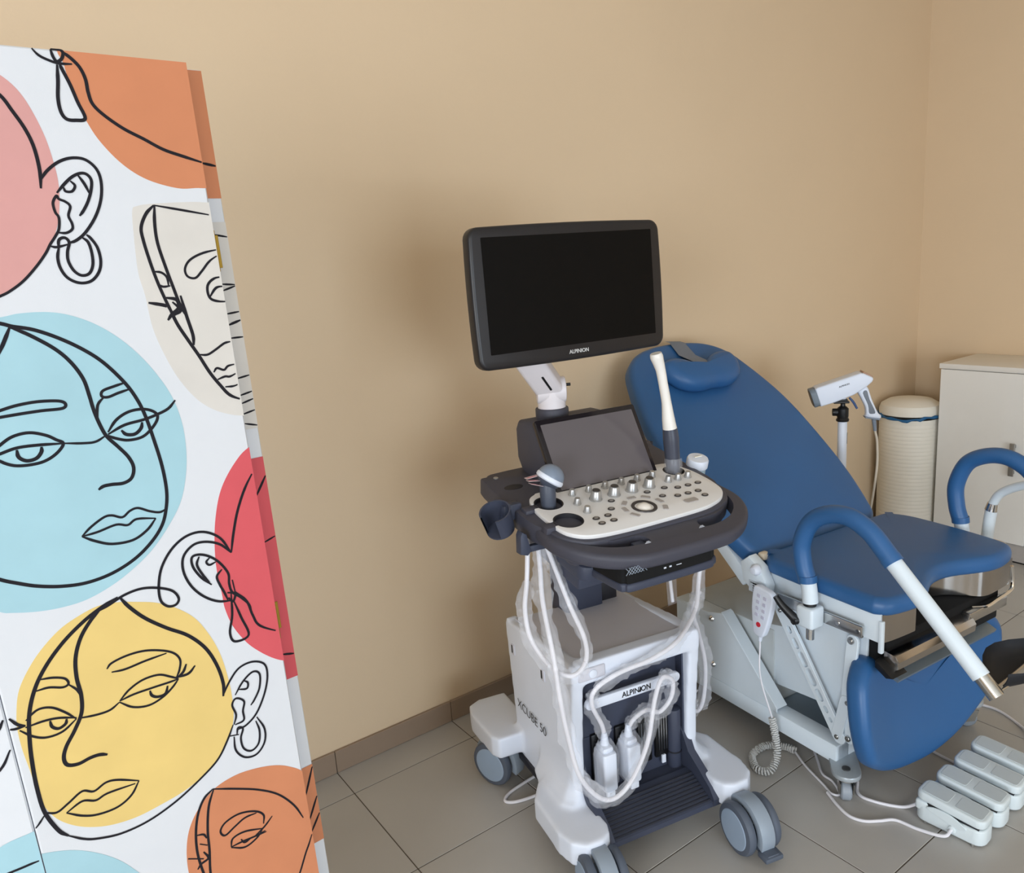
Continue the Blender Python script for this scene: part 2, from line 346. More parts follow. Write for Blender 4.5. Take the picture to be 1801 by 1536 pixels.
INK = [
 (4.4, [(-251,1760),(-231,1741),(-222,1725),(-211.5,1703.5),(-205.5,1681.5),(-204,1654),(-206.5,1632)]),
 (4.4, [(-155,1799),(-145.5,1792),(-136.5,1781.5),(-132,1767.5),(-131.5,1751.5),(-128.5,1737.5),(-117,1724.5),(-96,1709),(-72,1696.5),(-49,1684),(-25,1676),(6.5,1666.5)]),
 (4.4, [(-162,1782.5),(-164.5,1762.5),(-168,1742),(-167.5,1726),(-162.5,1717.5),(-152,1716.5),(-140.5,1719.5),(-146,1739),(-151,1759),(-157,1776.5),(-159,1783)]),
 (4.4, [(-73.5,1610),(-85.5,1598.5),(-94.5,1581),(-94.5,1563.5),(-90.5,1535),(-85,1506.5),(-77,1476.5),(-72,1460)]),
 (4.4, [(-72.5,1610),(-76,1586),(-76.5,1560),(-71.5,1529),(-65.5,1499.5),(-59.5,1472.5),(-52,1453)]),
 (3.8, [(-205,1642.5),(-195.5,1654),(-180.5,1665),(-164.5,1670),(-149,1668),(-137.5,1656),(-135,1638.5),(-139.5,1616.5),(-150,1595),(-165,1576),(-177.5,1566.5),(-187,1563.5)]),
 (3.8, [(-189.5,1626.5),(-178.5,1638),(-168.5,1646.5),(-158.5,1651),(-151,1650),(-146.5,1643),(-148.5,1631),(-154.5,1616.5),(-162,1604.5),(-168,1597.5)]),
 (3.8, [(-161.5,1649),(-155.5,1638),(-151.5,1626)]),
 (3.8, [(-199.5,1555.5),(-197.5,1567.5),(-190.5,1570.5),(-186,1564.5),(-190,1552.5),(-191,1540.5),(-186.5,1528),(-178.5,1521.5),(-169,1523.5),(-163,1534),(-161.5,1549),(-163.5,1563.5),(-169.5,1570)]),
 (3.8, [(-198.5,1560),(-202.5,1546),(-201.5,1531.5),(-195,1519),(-182.5,1512),(-168.5,1513.5),(-157.5,1524),(-152.5,1538.5),(-153.5,1556),(-159.5,1568.5),(-164,1573.5)]),
 (3.8, [(-166.5,1800),(-165,1791.5),(-161.5,1786),(-155.5,1790),(-153,1797),(-156,1800),(-166.5,1800)]),
 (3.8, [(11,1508),(-6,1506),(-17,1496),(-16.5,1479.5),(-5,1473),(17,1471)]),
 (3.8, [(-16.5,1479.5),(-5,1492.5),(9,1494)]),
 (3.3, [(-196,1577),(-187,1576.5),(-179.5,1581),(-178.5,1588),(-181,1598),(-177,1609.5),(-181.5,1615.5),(-188.5,1619),(-190.5,1623),(-196,1614.5),(-195.5,1603),(-192.5,1595.5),(-195,1581.5),(-201,1572),(-208,1563),(-215.5,1551.5),(-229,1535.5),(-246.5,1518.5),(-263.5,1507),(-274.5,1502),(-296,1493)]),
 (3.3, [(-171.5,1641.5),(-167,1635.5),(-171.5,1628.5),(-179,1628.5),(-180.5,1633.5)]),
 (3.3, [(-208.5,1560.5),(-201,1559),(-187.5,1562)]),
 (3.3, [(-190,1803),(-181.5,1792),(-170,1786.5),(-159.5,1784),(-144.5,1784.5)]),
 (3.3, [(-73.5,1610),(-36.5,1603),(7.5,1594.5)]),
 (3.3, [(24.5,1548),(3,1546.5),(-19.5,1542),(-37,1533.5),(-45,1522),(-43,1511.5),(-32.5,1508.5),(-21.5,1518),(-7.5,1532),(13.5,1543)]),
 (3.3, [(-88,1521),(-78,1519),(-71.5,1512),(-71,1500)]),
 (3.3, [(-85.5,1503.5),(-78.5,1499.5),(-68.5,1500)]),
 (3.3, [(2,1492),(6,1483.5)]),
 (5.0, [(-101,1479),(-78,1471.5)]),
 (4.8, [(-77.5,1481.5),(-68.5,1448.5),(-55.5,1420),(-44.5,1397.5),(-33,1371.5),(-21,1351),(-8,1333),(13,1321.5)]),
 (4.8, [(-57,1485.5),(-53,1455.5),(-48.5,1428.5),(-49.5,1413.5)]),
 (4.8, [(-311.5,1478),(-280.5,1468.5),(-268,1463.5),(-246,1457),(-220,1443.5),(-193.5,1425),(-171.5,1404),(-150,1373.5),(-138,1348),(-131,1323),(-125.5,1289),(-120.5,1248),(-120,1210),(-125,1183),(-134.5,1160),(-152.5,1139.5),(-178,1121.5),(-210,1109.5),(-243,1106),(-273,1110.5),(-301,1120),(-323,1131.5),(-340,1142),(-363.5,1161)]),
 (4.8, [(-270.5,1462.5),(-252,1451),(-227,1430.5),(-211,1410.5),(-200,1386.5),(-196.5,1363.5),(-194.5,1343),(-190.5,1322),(-184.5,1303.5),(-172.5,1286),(-162,1269),(-158,1253),(-163,1239),(-174.5,1234),(-189,1235.5),(-200,1235.5),(-207,1232)]),
 (4.8, [(-291.5,1306.5),(-291,1296.5),(-283,1290),(-272,1291),(-265,1298),(-263.5,1305)]),
 (4.8, [(-101.5,1479),(-87,1475.5),(-73.5,1472)]),
 (4.8, [(-77,1484),(-63.5,1480),(-62.5,1468.5),(-72.5,1460.5),(-79.5,1452.5)]),
 (4.8, [(-271.5,1462.5),(-280,1446.5),(-290,1429)]),
 (4.8, [(-165,1308.5),(-159.5,1301.5),(-148.5,1300),(-139.5,1306.5),(-136.5,1315)]),
 (4.1, [(-314.5,1357),(-300.5,1360),(-281.5,1363.5),(-257.5,1364.5),(-234,1361.5),(-226.5,1356.5),(-231,1351),(-255,1352),(-278.5,1352),(-302,1351.5),(-315.5,1351)]),
 (4.1, [(-319,1308),(-308,1316.5),(-293,1324.5),(-274,1326),(-256,1319),(-245.5,1311),(-238,1304),(-249,1292),(-267,1284.5),(-291,1285),(-306,1291),(-319.5,1303)]),
 (4.1, [(-319.5,1303),(-310.5,1305),(-291,1309),(-267.5,1308),(-239,1304.5)]),
 (4.1, [(-182,1309),(-169,1324),(-151.5,1332.5),(-132.5,1333),(-119,1327),(-115,1318.5),(-122.5,1306.5),(-138.5,1294.5),(-158,1293),(-173.5,1298.5),(-183,1304.5)]),
 (4.1, [(-182.5,1306),(-160,1315),(-134.5,1318),(-116,1322),(-99,1328),(-87.5,1338.5)]),
 (4.1, [(14.5,1216),(-7,1186),(-23.5,1153),(-35,1119),(-42.5,1090.5)]),
 (4.1, [(-69.5,1477.5),(-60,1465),(-70,1458.5)]),
 (3.8, [(-149,1373.5),(-164,1370.5),(-179,1366.5),(-181.5,1359.5),(-174,1357),(-160.5,1360.5),(-143.5,1364)]),
 (3.8, [(-179,1358),(-188.5,1348),(-192,1328)]),
 (3.8, [(-141,1173),(-155,1159),(-176,1149.5),(-203,1151.5),(-223,1161.5),(-238,1172.5)]),
 (3.8, [(-42.5,1090.5),(-57.5,1108.5),(-78,1118.5),(-96.5,1118.5),(-112.5,1105),(-116,1083),(-109,1057.5),(-94,1035.5),(-74,1020),(-52.5,1014)]),
 (3.8, [(-42.5,1090.5),(-56,1118.5),(-78.5,1134.5),(-103,1135),(-126,1122),(-144.5,1098.5),(-153,1072),(-154,1049),(-145.5,1036.5),(-134,1035.5),(-129,1044),(-136,1058),(-155,1069),(-177,1075),(-200,1073),(-220.5,1065.5),(-234.5,1061)]),
 (3.8, [(-79,1049),(-92.5,1065.5),(-101.5,1085),(-101,1100),(-90,1101.5),(-75.5,1094),(-62,1079.5),(-52,1059),(-53,1042.5),(-50.5,1027.5),(-39,1015),(-28,999),(-25.5,981.5)]),
 (3.8, [(-90.5,1098.5),(-95.5,1086.5),(-89,1067.5),(-81.5,1053.5)]),
 (3.8, [(-60.5,1068.5),(-69.5,1059.5),(-67,1045),(-62.5,1031.5),(-58.5,1016.5)]),
 (3.4, [(-238,1304.5),(-215,1300),(-199.5,1299),(-185.5,1305)]),
 (3.4, [(-44,1399),(-32,1397.5),(-19,1403.5),(-5.5,1411),(4,1412.5)]),
 (3.4, [(-27,1370.5),(-21.5,1376),(-11.5,1372),(-4.5,1377),(10,1378.5)]),
 (3.4, [(-23,1359),(-11.5,1362),(-4,1361),(9.5,1366)]),
 (3.4, [(-13.5,1346.5),(0.5,1346),(15.5,1351)]),
 (3.4, [(-238,1172.5),(-224.5,1183),(-207,1192),(-196.5,1192),(-184,1186),(-173,1192.5),(-162,1194),(-147.5,1185.5),(-134.5,1180.5),(-125,1183)]),
 (3.4, [(-238,1172.5),(-218,1173.5),(-193.5,1177.5),(-179,1173),(-166,1178.5),(-141,1173)]),
 (3.4, [(-76,1092),(-81.5,1087),(-77.5,1081),(-67.5,1083)]),
 (3.4, [(7.5,1126),(16,1127)]),
 (3.9, [(-52.5,1025.5),(-56,990.5),(-63.5,963),(-58,946),(-35.5,949),(-43,982.5),(-50,1011.5)]),
 (3.9, [(-58,1029),(-46.5,1023.5),(-51.5,1012),(-57.5,1020.5)]),
 (3.9, [(-46,1026.5),(-30.5,1005),(-24.5,979),(-15,957),(21.5,931.5)]),
 (3.9, [(-47.5,1047),(-46,1026.5)]),
 (3.9, [(-128.5,716.5),(-143.5,707),(-156,685.5),(-164,654),(-166.5,619.5),(-163,581.5),(-156,546.5)]),
 (3.9, [(-127,715.5),(-138.5,690),(-146,651),(-148.5,616),(-153,575),(-150,543)]),
 (3.9, [(-181.5,619.5),(-159,606)]),
 (3.9, [(-157.5,618),(-152,603.5),(-163.5,599.5),(-170.5,593)]),
 (5.2, [(-209,1072.5),(-231,1065),(-255.5,1053),(-283.5,1033.5),(-309,1008.5),(-328,981),(-341,948),(-347.5,909.5),(-350.5,874.5),(-351.5,835),(-349,796.5),(-338,761.5),(-328,747)]),
 (5.2, [(-206.5,1071.5),(-196.5,1053),(-179,1029.5),(-153,1004.5),(-125,981.5),(-103,951.5),(-90.5,916.5),(-86,884),(-89,863.5)]),
 (5.2, [(-231,1065),(-248.5,1050),(-264.5,1029.5),(-275,1003.5),(-278.5,975),(-277.5,947),(-281.5,921.5),(-294,899.5),(-307.5,881),(-313.5,865.5),(-311,853),(-298,848),(-282.5,850),(-270,849),(-260.5,844.5)]),
 (3.3, [(-328,747),(-310.5,731.5),(-294,722.5),(-263.5,713.5),(-225,713.5),(-183,724.5),(-144.5,742.5),(-113.5,762),(-94,787.5),(-81.5,809.5)]),
 (3.3, [(-89,865),(-76.5,883.5),(-58.5,900),(-36,902),(-18,890.5),(-16,868.5),(-25,840.5),(-42,813),(-60.5,800),(-75,798)]),
 (3.3, [(-71,857.5),(-56,875),(-38.5,885),(-28,877),(-31.5,854),(-42,837.5),(-49.5,830)]),
 (3.3, [(-240,972.5),(-232.5,979),(-211,982.5),(-187,980.5),(-163.5,971.5),(-148.5,961),(-142,947.5),(-145.5,932.5),(-151.5,922)]),
 (3.3, [(-232,918),(-217,930),(-197,937.5),(-175,936.5),(-159.5,927),(-149,919)]),
 (3.3, [(-232.5,916.5),(-216.5,901.5),(-195.5,895),(-175,899.5),(-159.5,909),(-149,919)]),
 (3.3, [(-347,939),(-331.5,948.5),(-315.5,945),(-301,931.5),(-289,915.5)]),
 (3.3, [(-356,928.5),(-342.5,913),(-327.5,904.5),(-308,904.5),(-289,915.5)]),
 (3.3, [(-322,990),(-306,986.5),(-292.5,979.5),(-289.5,970.5),(-297,968),(-313,974.5),(-329,975.5)]),
 (3.3, [(-289.5,969),(-281.5,958),(-278.5,947.5)]),
 (3.3, [(-227.5,784),(-241,766.5),(-261.5,757.5),(-287.5,759.5),(-306.5,768),(-324.5,782.5)]),
 (3.3, [(-350.5,792.5),(-363.5,779.5),(-381.5,772.5)]),
 (3.3, [(-78,790.5),(-74.5,801),(-67.5,796),(-73,781),(-71,762),(-59.5,752),(-46.5,759.5),(-42,780.5),(-45.5,800)]),
 (3.3, [(-83,789),(-83.5,764.5),(-71.5,746),(-52.5,742),(-37,756.5),(-33.5,780),(-43,806)]),
 (3.3, [(23,581.5),(24,561),(13,535.5),(3,517.5),(-12,487),(-25,471)]),
 (4.2, [(-364.5,950),(-356.5,937.5),(-348.5,932)]),
 (4.2, [(-376,943.5),(-364,933.5),(-348.5,932)]),
 (4.2, [(-320,926.5),(-319,917),(-312,911),(-303,914),(-300.5,920.5)]),
 (4.2, [(-190.5,917),(-189,908.5),(-181.5,903),(-170.5,903.5),(-165.5,914.5)]),
 (4.2, [(-154.5,923),(-134.5,921.5),(-122.5,930.5)]),
 (4.2, [(-152,920.5),(-141,927),(-134.5,938)]),
 (3.3, [(-78.5,808),(-64,810),(-63,826),(-59,841.5),(-70.5,851.5),(-78,843),(-74.5,824),(-80,809)]),
 (3.3, [(-64,864.5),(-51.5,861),(-48.5,870),(-54,876)]),
 (3.3, [(-92,793.5),(-75,789)]),
 (3.3, [(-235,965.5),(-217,963),(-189.5,965),(-159,965.5)]),
 (3.3, [(-232,918),(-213,920.5),(-186,920),(-163.5,919),(-149,919)]),
 (3.3, [(-232.5,916.5),(-246.5,910),(-264.5,910.5),(-286.5,915)]),
 (3.3, [(-349,929.5),(-327.5,929.5),(-309,926),(-288.5,917)]),
 (3.3, [(-349,796.5),(-335.5,789.5),(-319.5,796),(-300.5,805),(-286.5,797.5),(-270,803),(-254.5,799.5),(-227.5,784)]),
 (3.3, [(-324.5,782.5),(-303,790),(-286.5,782.5),(-270,785.5),(-233,782)]),
 (3.3, [(-128.5,717),(-94.5,699.5),(-58.5,678.5),(-28,653.5),(-4.5,620),(8.5,587.5)]),
 (3.3, [(8.5,587.5),(31,616)]),
 (3.3, [(-163,651.5),(-153,647.5),(-149.5,638.5)]),
 (3.3, [(-161,634.5),(-150,626)]),
 (3.3, [(-59,614),(-57,630),(-70,644),(-95,653),(-118,649.5),(-127.5,638.5),(-121.5,627.5),(-104.5,634.5),(-87,641),(-67.5,639.5)]),
 (3.3, [(-115.5,602),(-110.5,615.5),(-90.5,617),(-62,606.5)]),
 (3.3, [(-115.5,602),(-96,601.5),(-76.5,599.5),(-58,600)]),
 (3.3, [(-115.5,601),(-94.5,589.5),(-74,594.5),(-62.5,604.5)]),
 (3.3, [(-76.5,599.5),(-58.5,608),(-43,620)]),
 (3.3, [(-73.5,598),(-56.5,597.5)]),
 (3.3, [(-98.5,607),(-93.5,598),(-83,599.5)]),
]

# ------------------------------------------------------------------ folding screen
CANVAS = mat('white_canvas', (212, 214, 219), 0.75, var=0.012, bump=0.06, bscale=700, spec=0.25)
INKM = mat('black_print', (30, 28, 34), 0.75, spec=0.25)
PRINT = {'pink': mat('pink_print', (205, 151, 147), 0.75, spec=.25), 'orange': mat('orange_print', (200, 130, 94), 0.75, spec=.25),
         'cream': mat('cream_print', (208, 203, 197), 0.75, spec=.25), 'sky': mat('pale_blue_print', (160, 197, 208), 0.75, spec=.25),
         'red': mat('red_print', (206, 88, 95), 0.75, spec=.25), 'yellow': mat('yellow_print', (222, 193, 121), 0.75, spec=.25)}
BRASS = mat('brass', (170, 140, 60), 0.35, metal=0.9)
SHR = 0.0165
PW, PT, PH = 0.381, 0.022, 1.8
screen = empty('folding_screen', (0.3355, 1.2014, 0), 3.52, 'tall white canvas folding screen printed with line-drawn faces on coloured circles', 'room divider')
def shear(p): return (p[0]+(PH-p[2])*SHR, p[1], p[2])
def panel(name, M, flip=False):
    mb = MB(); mb.box(-PW, 0, 0, PT, 0.03, PH, 0.002, 1)
    for x in (-PW+.02, -.05): mb.box(x, x+.03, .002, PT-.002, 0, .035)
    mb.v = [tuple(M @ Vector(shear(p))) for p in mb.v]
    return mb.build(name, CANVAS, screen)
def clip(poly, xl=-PW, top=PH, bot=.03):
    for f in (lambda p: p[0]-(xl+(PH-p[1])*SHR), lambda p: (PH-p[1])*SHR-p[0], lambda p: top-p[1], lambda p: p[1]-bot):
        o = []
        for i in range(len(poly)):
            a, b = poly[i-1], poly[i]; fa, fb = f(a), f(b)
            if (fa < 0) != (fb < 0): t_ = fa/(fa-fb); o.append((a[0]+(b[0]-a[0])*t_, a[1]+(b[1]-a[1])*t_))
            if fb >= 0: o.append(b)
        poly = o
    return poly
pa = panel('panel', Matrix())
for k, (c, pts) in enumerate(BLOBS):
    P = clip(sp2([(x/1000, z/1000) for x, z in pts], 6, True)); y = -.00025-.00004*k
    MB().add([(x, y, z) for x, z in P]+[(x, .0002, z) for x, z in P], [tuple(range(len(P)))]+[(i, (i+1) % len(P), len(P)+(i+1) % len(P), len(P)+i) for i in range(len(P))]).build('printed_shape', PRINT[c], pa, smooth=0)
ink = MB()
def stroke(mb, pts, w, y, M=None, inside=True):
    P = spline([Vector(p) for p in pts], None, 6)[0]
    if inside: P = [p for p in P if -PW+(PH-p.y)*SHR <= p.x <= (PH-p.y)*SHR and .03 <= p.y <= PH]
    if len(P) < 2: return
    vs = []; n = len(P)
    for i in range(n):
        t_ = (P[min(i+1, n-1)]-P[max(i-1, 0)]); t_ = t_.normalized() if t_.length else Vector((1, 0)); nr = Vector((-t_.y, t_.x))
        e = 0.55+0.45*min(1, i/4, (n-1-i)/4)
        for s_ in (-1, 1):
            q = P[i]+nr*s_*w*e/2
            vs.append((q.x, y, q.y))
    mb.add(vs, [(2*i, 2*i+1, 2*i+3, 2*i+2) for i in range(n-1)], M)
for k, (w_, pts) in enumerate(INK): stroke(ink, [(x/1000, z/1000) for x, z in pts], w_/1000, -.0008-.000002*k)
ink.build('line_drawing', INKM, pa, smooth=0)
# second leaf, folded straight back from the right edge: its printed narrow end shows
MBk = Matrix.Translation((0.0015, 0.034, 0)) @ Matrix.Rotation(R(90), 4, 'Z')
MBk = Matrix(((0, -1, 0, 0.0235), (1, 0, 0, 0.034+PW), (0, 0, 1, 0), (0, 0, 0, 1)))
mb = MB(); mb.box(-PW, 0, 0, PT, 0.03, PH, 0.0015, 1)
for x in (-PW+.02, -.05): mb.box(x, x+.03, .002, PT-.002, 0, .035)
shB = lambda p: shear((p[0]+.008, p[1], p[2]))
mb.v = [shB(MBk @ Vector(p)) for p in mb.v]
pb = mb.build('panel', CANVAS, screen)
zpx = lambda z0, z1, c: MB().add([shB((x, .0332, z)) for x, z in ((.0017, z0), (.0233, z0), (.0233, z1), (.0017, z1))], [(0, 1, 2, 3)]).build('printed_shape', PRINT[c], pb, smooth=0)
for z0, z1, c in ((1.622, 1.799, 'orange'), (1.27, 1.588, 'cream'), (.83, 1.222, 'red'), (.50, .655, 'orange')): zpx(z0, z1, c)
ie = MB()
for z, dz, w_ in ((1.672, -.004, .004), (1.57, -.004, .003), (1.497, -.002, .003), (1.487, .006, .003), (1.452, .002, .003), (1.435, .006, .004), (1.415, 0, .003), (1.352, .003, .003), (1.325, .004, .003), (1.312, .005, .003), (1.295, .004, .003), (1.28, -.006, .003), (1.16, .03, .004), (1.08, .006, .003), (.878, -.006, .004), (.60, .05, .004), (.55, .04, .004), (.525, .03, .004)):
    stroke(ie, [(.0025, z), (.0125, z+dz/2), (.0225, z+dz)], w_, 0, inside=False)
ie.v = [shB((p[0], .0329, p[2])) for p in ie.v]
tag(ie.build('line_drawing', INKM, pb, smooth=0), kind='stuff')
hz = 1.49
for zc in (1.545, .95, .35):
    hg = MB(); hg.box(.0005, .0035, .006, .045, zc-.03, zc+.03, .0008, 1); hg.cyl((.0045, .0275, zc-.03), (.0045, .0275, zc+.03), .0035, n=10)
    for a_ in (-.018, .018): hg.cyl((.003, .013, zc+a_), (.0048, .013, zc+a_), .0025, n=8)
    hg.box(.004, .0165, .0322, .0338, zc-.024, zc+.024, .0004, 1)
    hg.v = [shear(p) for p in hg.v]; hg.build('hinge', BRASS, screen)
# third leaf, opening towards the left
MC = Matrix.Translation((-PW-.0015, .002, 0)) @ Matrix.Rotation(R(-10), 4, 'Z')
mb = MB(); mb.box(-PW, 0, 0, PT, 0.03, PH, 0.002, 1)
for x in (-PW+.02, -.05): mb.box(x, x+.03, .002, PT-.002, 0, .035)
mb.v = [tuple(MC @ Vector(p)) for p in mb.v]; mb.v = [shear(p) for p in mb.v]
pc = mb.build('panel', CANVAS, screen)
P = [p for p in sp2([(0, .775), (-.05, .765), (-.12, .715), (-.16, .62), (-.13, .5), (-.05, .43), (0, .42)], 5)]
ms = MB().add([tuple(shear(MC @ Vector((x, -.0005, z)))) for x, z in P], [tuple(range(len(P)))]); ms.build('printed_shape', PRINT['sky'], pc, smooth=0)
mirr = lambda pts: [(-PW-x/1000+(PH-z/1000)*SHR, z/1000) for x, z in pts]
for k, (c, pts) in enumerate(BLOBS):
    Pm = sp2(mirr(pts)[::-1], 6, True); Pm = [(min(0, max(-PW, x)), min(PH-.001, z)) for x, z in Pm]
    if min(z for x, z in Pm) > .93: MB().add([tuple(shear(MC @ Vector((x, -.0003-.00004*k, z)))) for x, z in Pm], [tuple(range(len(Pm)))]).build('printed_shape', PRINT[c], pc, smooth=0)
il = MB()
for k, (w_, pts) in enumerate(INK):
    Pm = mirr(pts)
    if min(z for x, z in Pm) > .93 and all(-PW <= x <= -.002 and z < PH-.002 for x, z in Pm): stroke(il, Pm, w_/1000, -.0008-.000002*k, inside=False)
for pts, w_ in (([(-.003, .905), (-.02, .88), (-.06, .855), (-.1, .845)], .0036), ([(-.003, .728), (-.02, .727), (-.06, .722), (-.09, .70)], .0036)):
    stroke(il, pts, w_, -.0008, inside=False)
il.v = [shear(MC @ Vector(p)) for p in il.v]; tag(il.build('line_drawing', INKM, pc, smooth=0), kind='stuff')

# ------------------------------------------------------------------ ultrasound machine
cart = empty('ultrasound_machine', (1.2358, 1.2145, 0), -11, 'white and charcoal ultrasound machine on casters with a large black monitor', 'ultrasound machine')
def cut(o, cutters):
    for c in cutters:
        m_ = o.modifiers.new('b', 'BOOLEAN'); m_.object = c; m_.operation = 'DIFFERENCE'; m_.solver = 'EXACT'
    dg = bpy.context.evaluated_depsgraph_get(); dg.update(); me = bpy.data.meshes.new_from_object(o.evaluated_get(dg))
    old = o.data; o.modifiers.clear(); o.data = me; bpy.data.meshes.remove(old)
    for c in cutters:
        d_ = c.data; bpy.data.objects.remove(c); bpy.data.meshes.remove(d_)
    me.polygons.foreach_set('use_smooth', [True]*len(me.polygons)); me.set_sharp_from_angle(angle=R(35))
    return o
# --- body shell: sides, feet and lip melted into one skin
sh = MB()
side = [(.118, .12), (.112, .30), (.098, .46), (.092, .52), (.105, .537), (.20, .533), (.455, .508), (.478, .515), (.49, .49), (.47, .30), (.452, .10), (.36, .085), (.22, .085)]
for s_ in (-1, 1):
    sh.prism(side, *( (-.192, -.158) if s_ < 0 else (.158, .192)), axis='x')
    fo = [(s_*.160, .24), (s_*.160, .01), (s_*.172, -.020), (s_*.20, -.034), (s_*.24, -.032), (s_*.270, -.006), (s_*.281, .04), (s_*.276, .18), (s_*.238, .235)]
    if s_ < 0: fo = fo[::-1]
    sh.prism(fo, .088, .152)
    for k in range(12):
        e = (1-(k+.5)/12)**4; z_ = .135+k*.010; uo = .191+.062*e; wf_ = .112-.03*e; wb = .30+.0*e
        sh.prism([(s_*.157, wb), (s_*.157, wf_+.01), (s_*.170, wf_), (s_*(uo-.02), wf_), (s_*uo, wf_+.025), (s_*uo, .20), (s_*(.192+.03*e), wb)][::s_], z_, z_+.0155)
    ro = [(s_*.15, .64), (s_*.235, .645), (s_*.275, .625), (s_*.288, .58), (s_*.282, .44), (s_*.268, .415), (s_*.15, .41)]
    if s_ < 0: ro = ro[::-1]
    sh.prism(ro, .118, .182)
sh.box(-.17, .17, .45, .485, .1, .5)
sh.box(-.185, .185, .094, .135, .478, .535)
o = sh.build('body_shell', W_PLASTIC, cart); soften(o, .005, 12, .5)
tp = MB(); tp.prism([(.13, .529), (.455, .512), (.455, .495), (.13, .495)], -.172, .172, axis='x'); tp.build('top_cover', G_TOP, cart)
# front recess
rc = MB(); rc.box(-.16, .16, .152, .175, .10, .485); rc.box(-.16, -.153, .125, .16, .13, .485); rc.box(.153, .16, .125, .16, .13, .485)
rc.prism([(.02, .10), (.10, .128), (.16, .128), (.16, .09), (.02, .09)], -.158, .158, axis='x')
for s_ in (-1, 1): rc.prism([(-.004, .086), (-.006, .105), (.012, .13), (.05, .155), (.10, .185), (.125, .23), (.155, .27), (.155, .086)], *sorted((s_*.150, s_*.172)), axis='x')
rc.box(-.155, .155, .15, .155, .29, .295)
rc.build('front_recess', NAVY, cart)
MB().prism([(0, .083), (0, .097), (.085, .133), (.11, .133), (.11, .083)], -.152, .152, axis='x').build('foot_tread', NAVY, cart)
RIBM = mat('tread_rubber', (40, 42, 52), 0.6)
for k in range(9):
    w_ = .008+k*.0095; z_ = .097+w_*.4235
    MB().box(-.148, .148, w_-.0022, w_+.0022, z_-.002, z_+.0028, .0008, 1).build('tread_rib', RIBM, cart)
# connectors in the recess
for u_ in (-.098, -.026, .043, .098):
    q = MB(); q.box(u_-.022, u_+.022, .142, .154, .165, .30, .004); q.build('probe_port', BLACKP, cart)
    pn = MB()
    for k in range(4): pn.box(u_-.013+k*.008, u_-.010+k*.008, .1405, .1425, .185, .285)
    tag(pn.build('port_pins', STEEL, cart), kind='stuff')
tb = MB(); tb.cyl((.135, .142, .11), (.135, .142, .30), .019, n=20, bev=.004); tb.build('cable_post', NAVY, cart)
MB().cyl((.135, .142, .172), (.135, .142, .176), .0205, n=20).build('post_ring', DARKCH, cart)
MB().box(.092, .104, .136, .142, .148, .172, .001, 1).build('port_latch', W_PLASTIC, cart)
MB().cyl((.128, .10, .128), (.128, .10, .131), .004, n=10).build('screw', STEEL, cart)
# name plate bar
npl = MB(); npl.prism(rrect(-.148, .136, .396, .424, .0135), .108, .122, .003, axis='y'); 
for u_ in (-.12, .11): npl.cyl((u_, .118, .41), (u_, .155, .41), .008, n=12)
npl = npl.build('name_plate', W_PLASTIC, cart)
INKB = mat('black_lettering', (16, 16, 18), 0.5)
Mf = lambda x, y, z: frame((x, y, z), (1, 0, 0), (0, 0, 1), (0, -1, 0))
text_mesh('lettering', 'ALPINION', .021, INKB, npl, Mf(.0, .1076, .410), bold=.0003, sx=.92)
MB().prism([(.006, .4035), (.0135, .4035), (.0135, .4165), (.0115, .4165)], .1073, .1075, axis='y').build('logo_mark', INKB, npl, smooth=0)
# side lettering, latches, power button
Ms = frame((-.1966, .338, .272), (0, -1, 0), (0, 0, 1), (-1, 0, 0))
text_mesh('lettering', 'XCUBE 50', .038, INKB, cart, Ms, bold=-.0006, sx=1.06)
for w_, z_ in ((.440, .430), (.255, .440)):
    MB().prism(rrect(w_-.010, w_+.010, z_-.016, z_+.016, .004), -.1945, -.186, .001, axis='x').build('side_latch', G_TOP, cart)
    MB().box(-.1958, -.19, w_+.000, w_+.006, z_-.010, z_+.013).build('latch_slot', BLACKP, cart)
MB().box(-.175, -.098, .0895, .10, .490, .524, .006, 3).build('button_plate', G_TOP, cart)
MB().lathe([(0, 0), (.011, 0), (.011, .002), (.009, .003), (0, .003)], (-.135, .0895, .507), (0, -1, 0), 20).build('power_button', W_PLASTIC, cart)
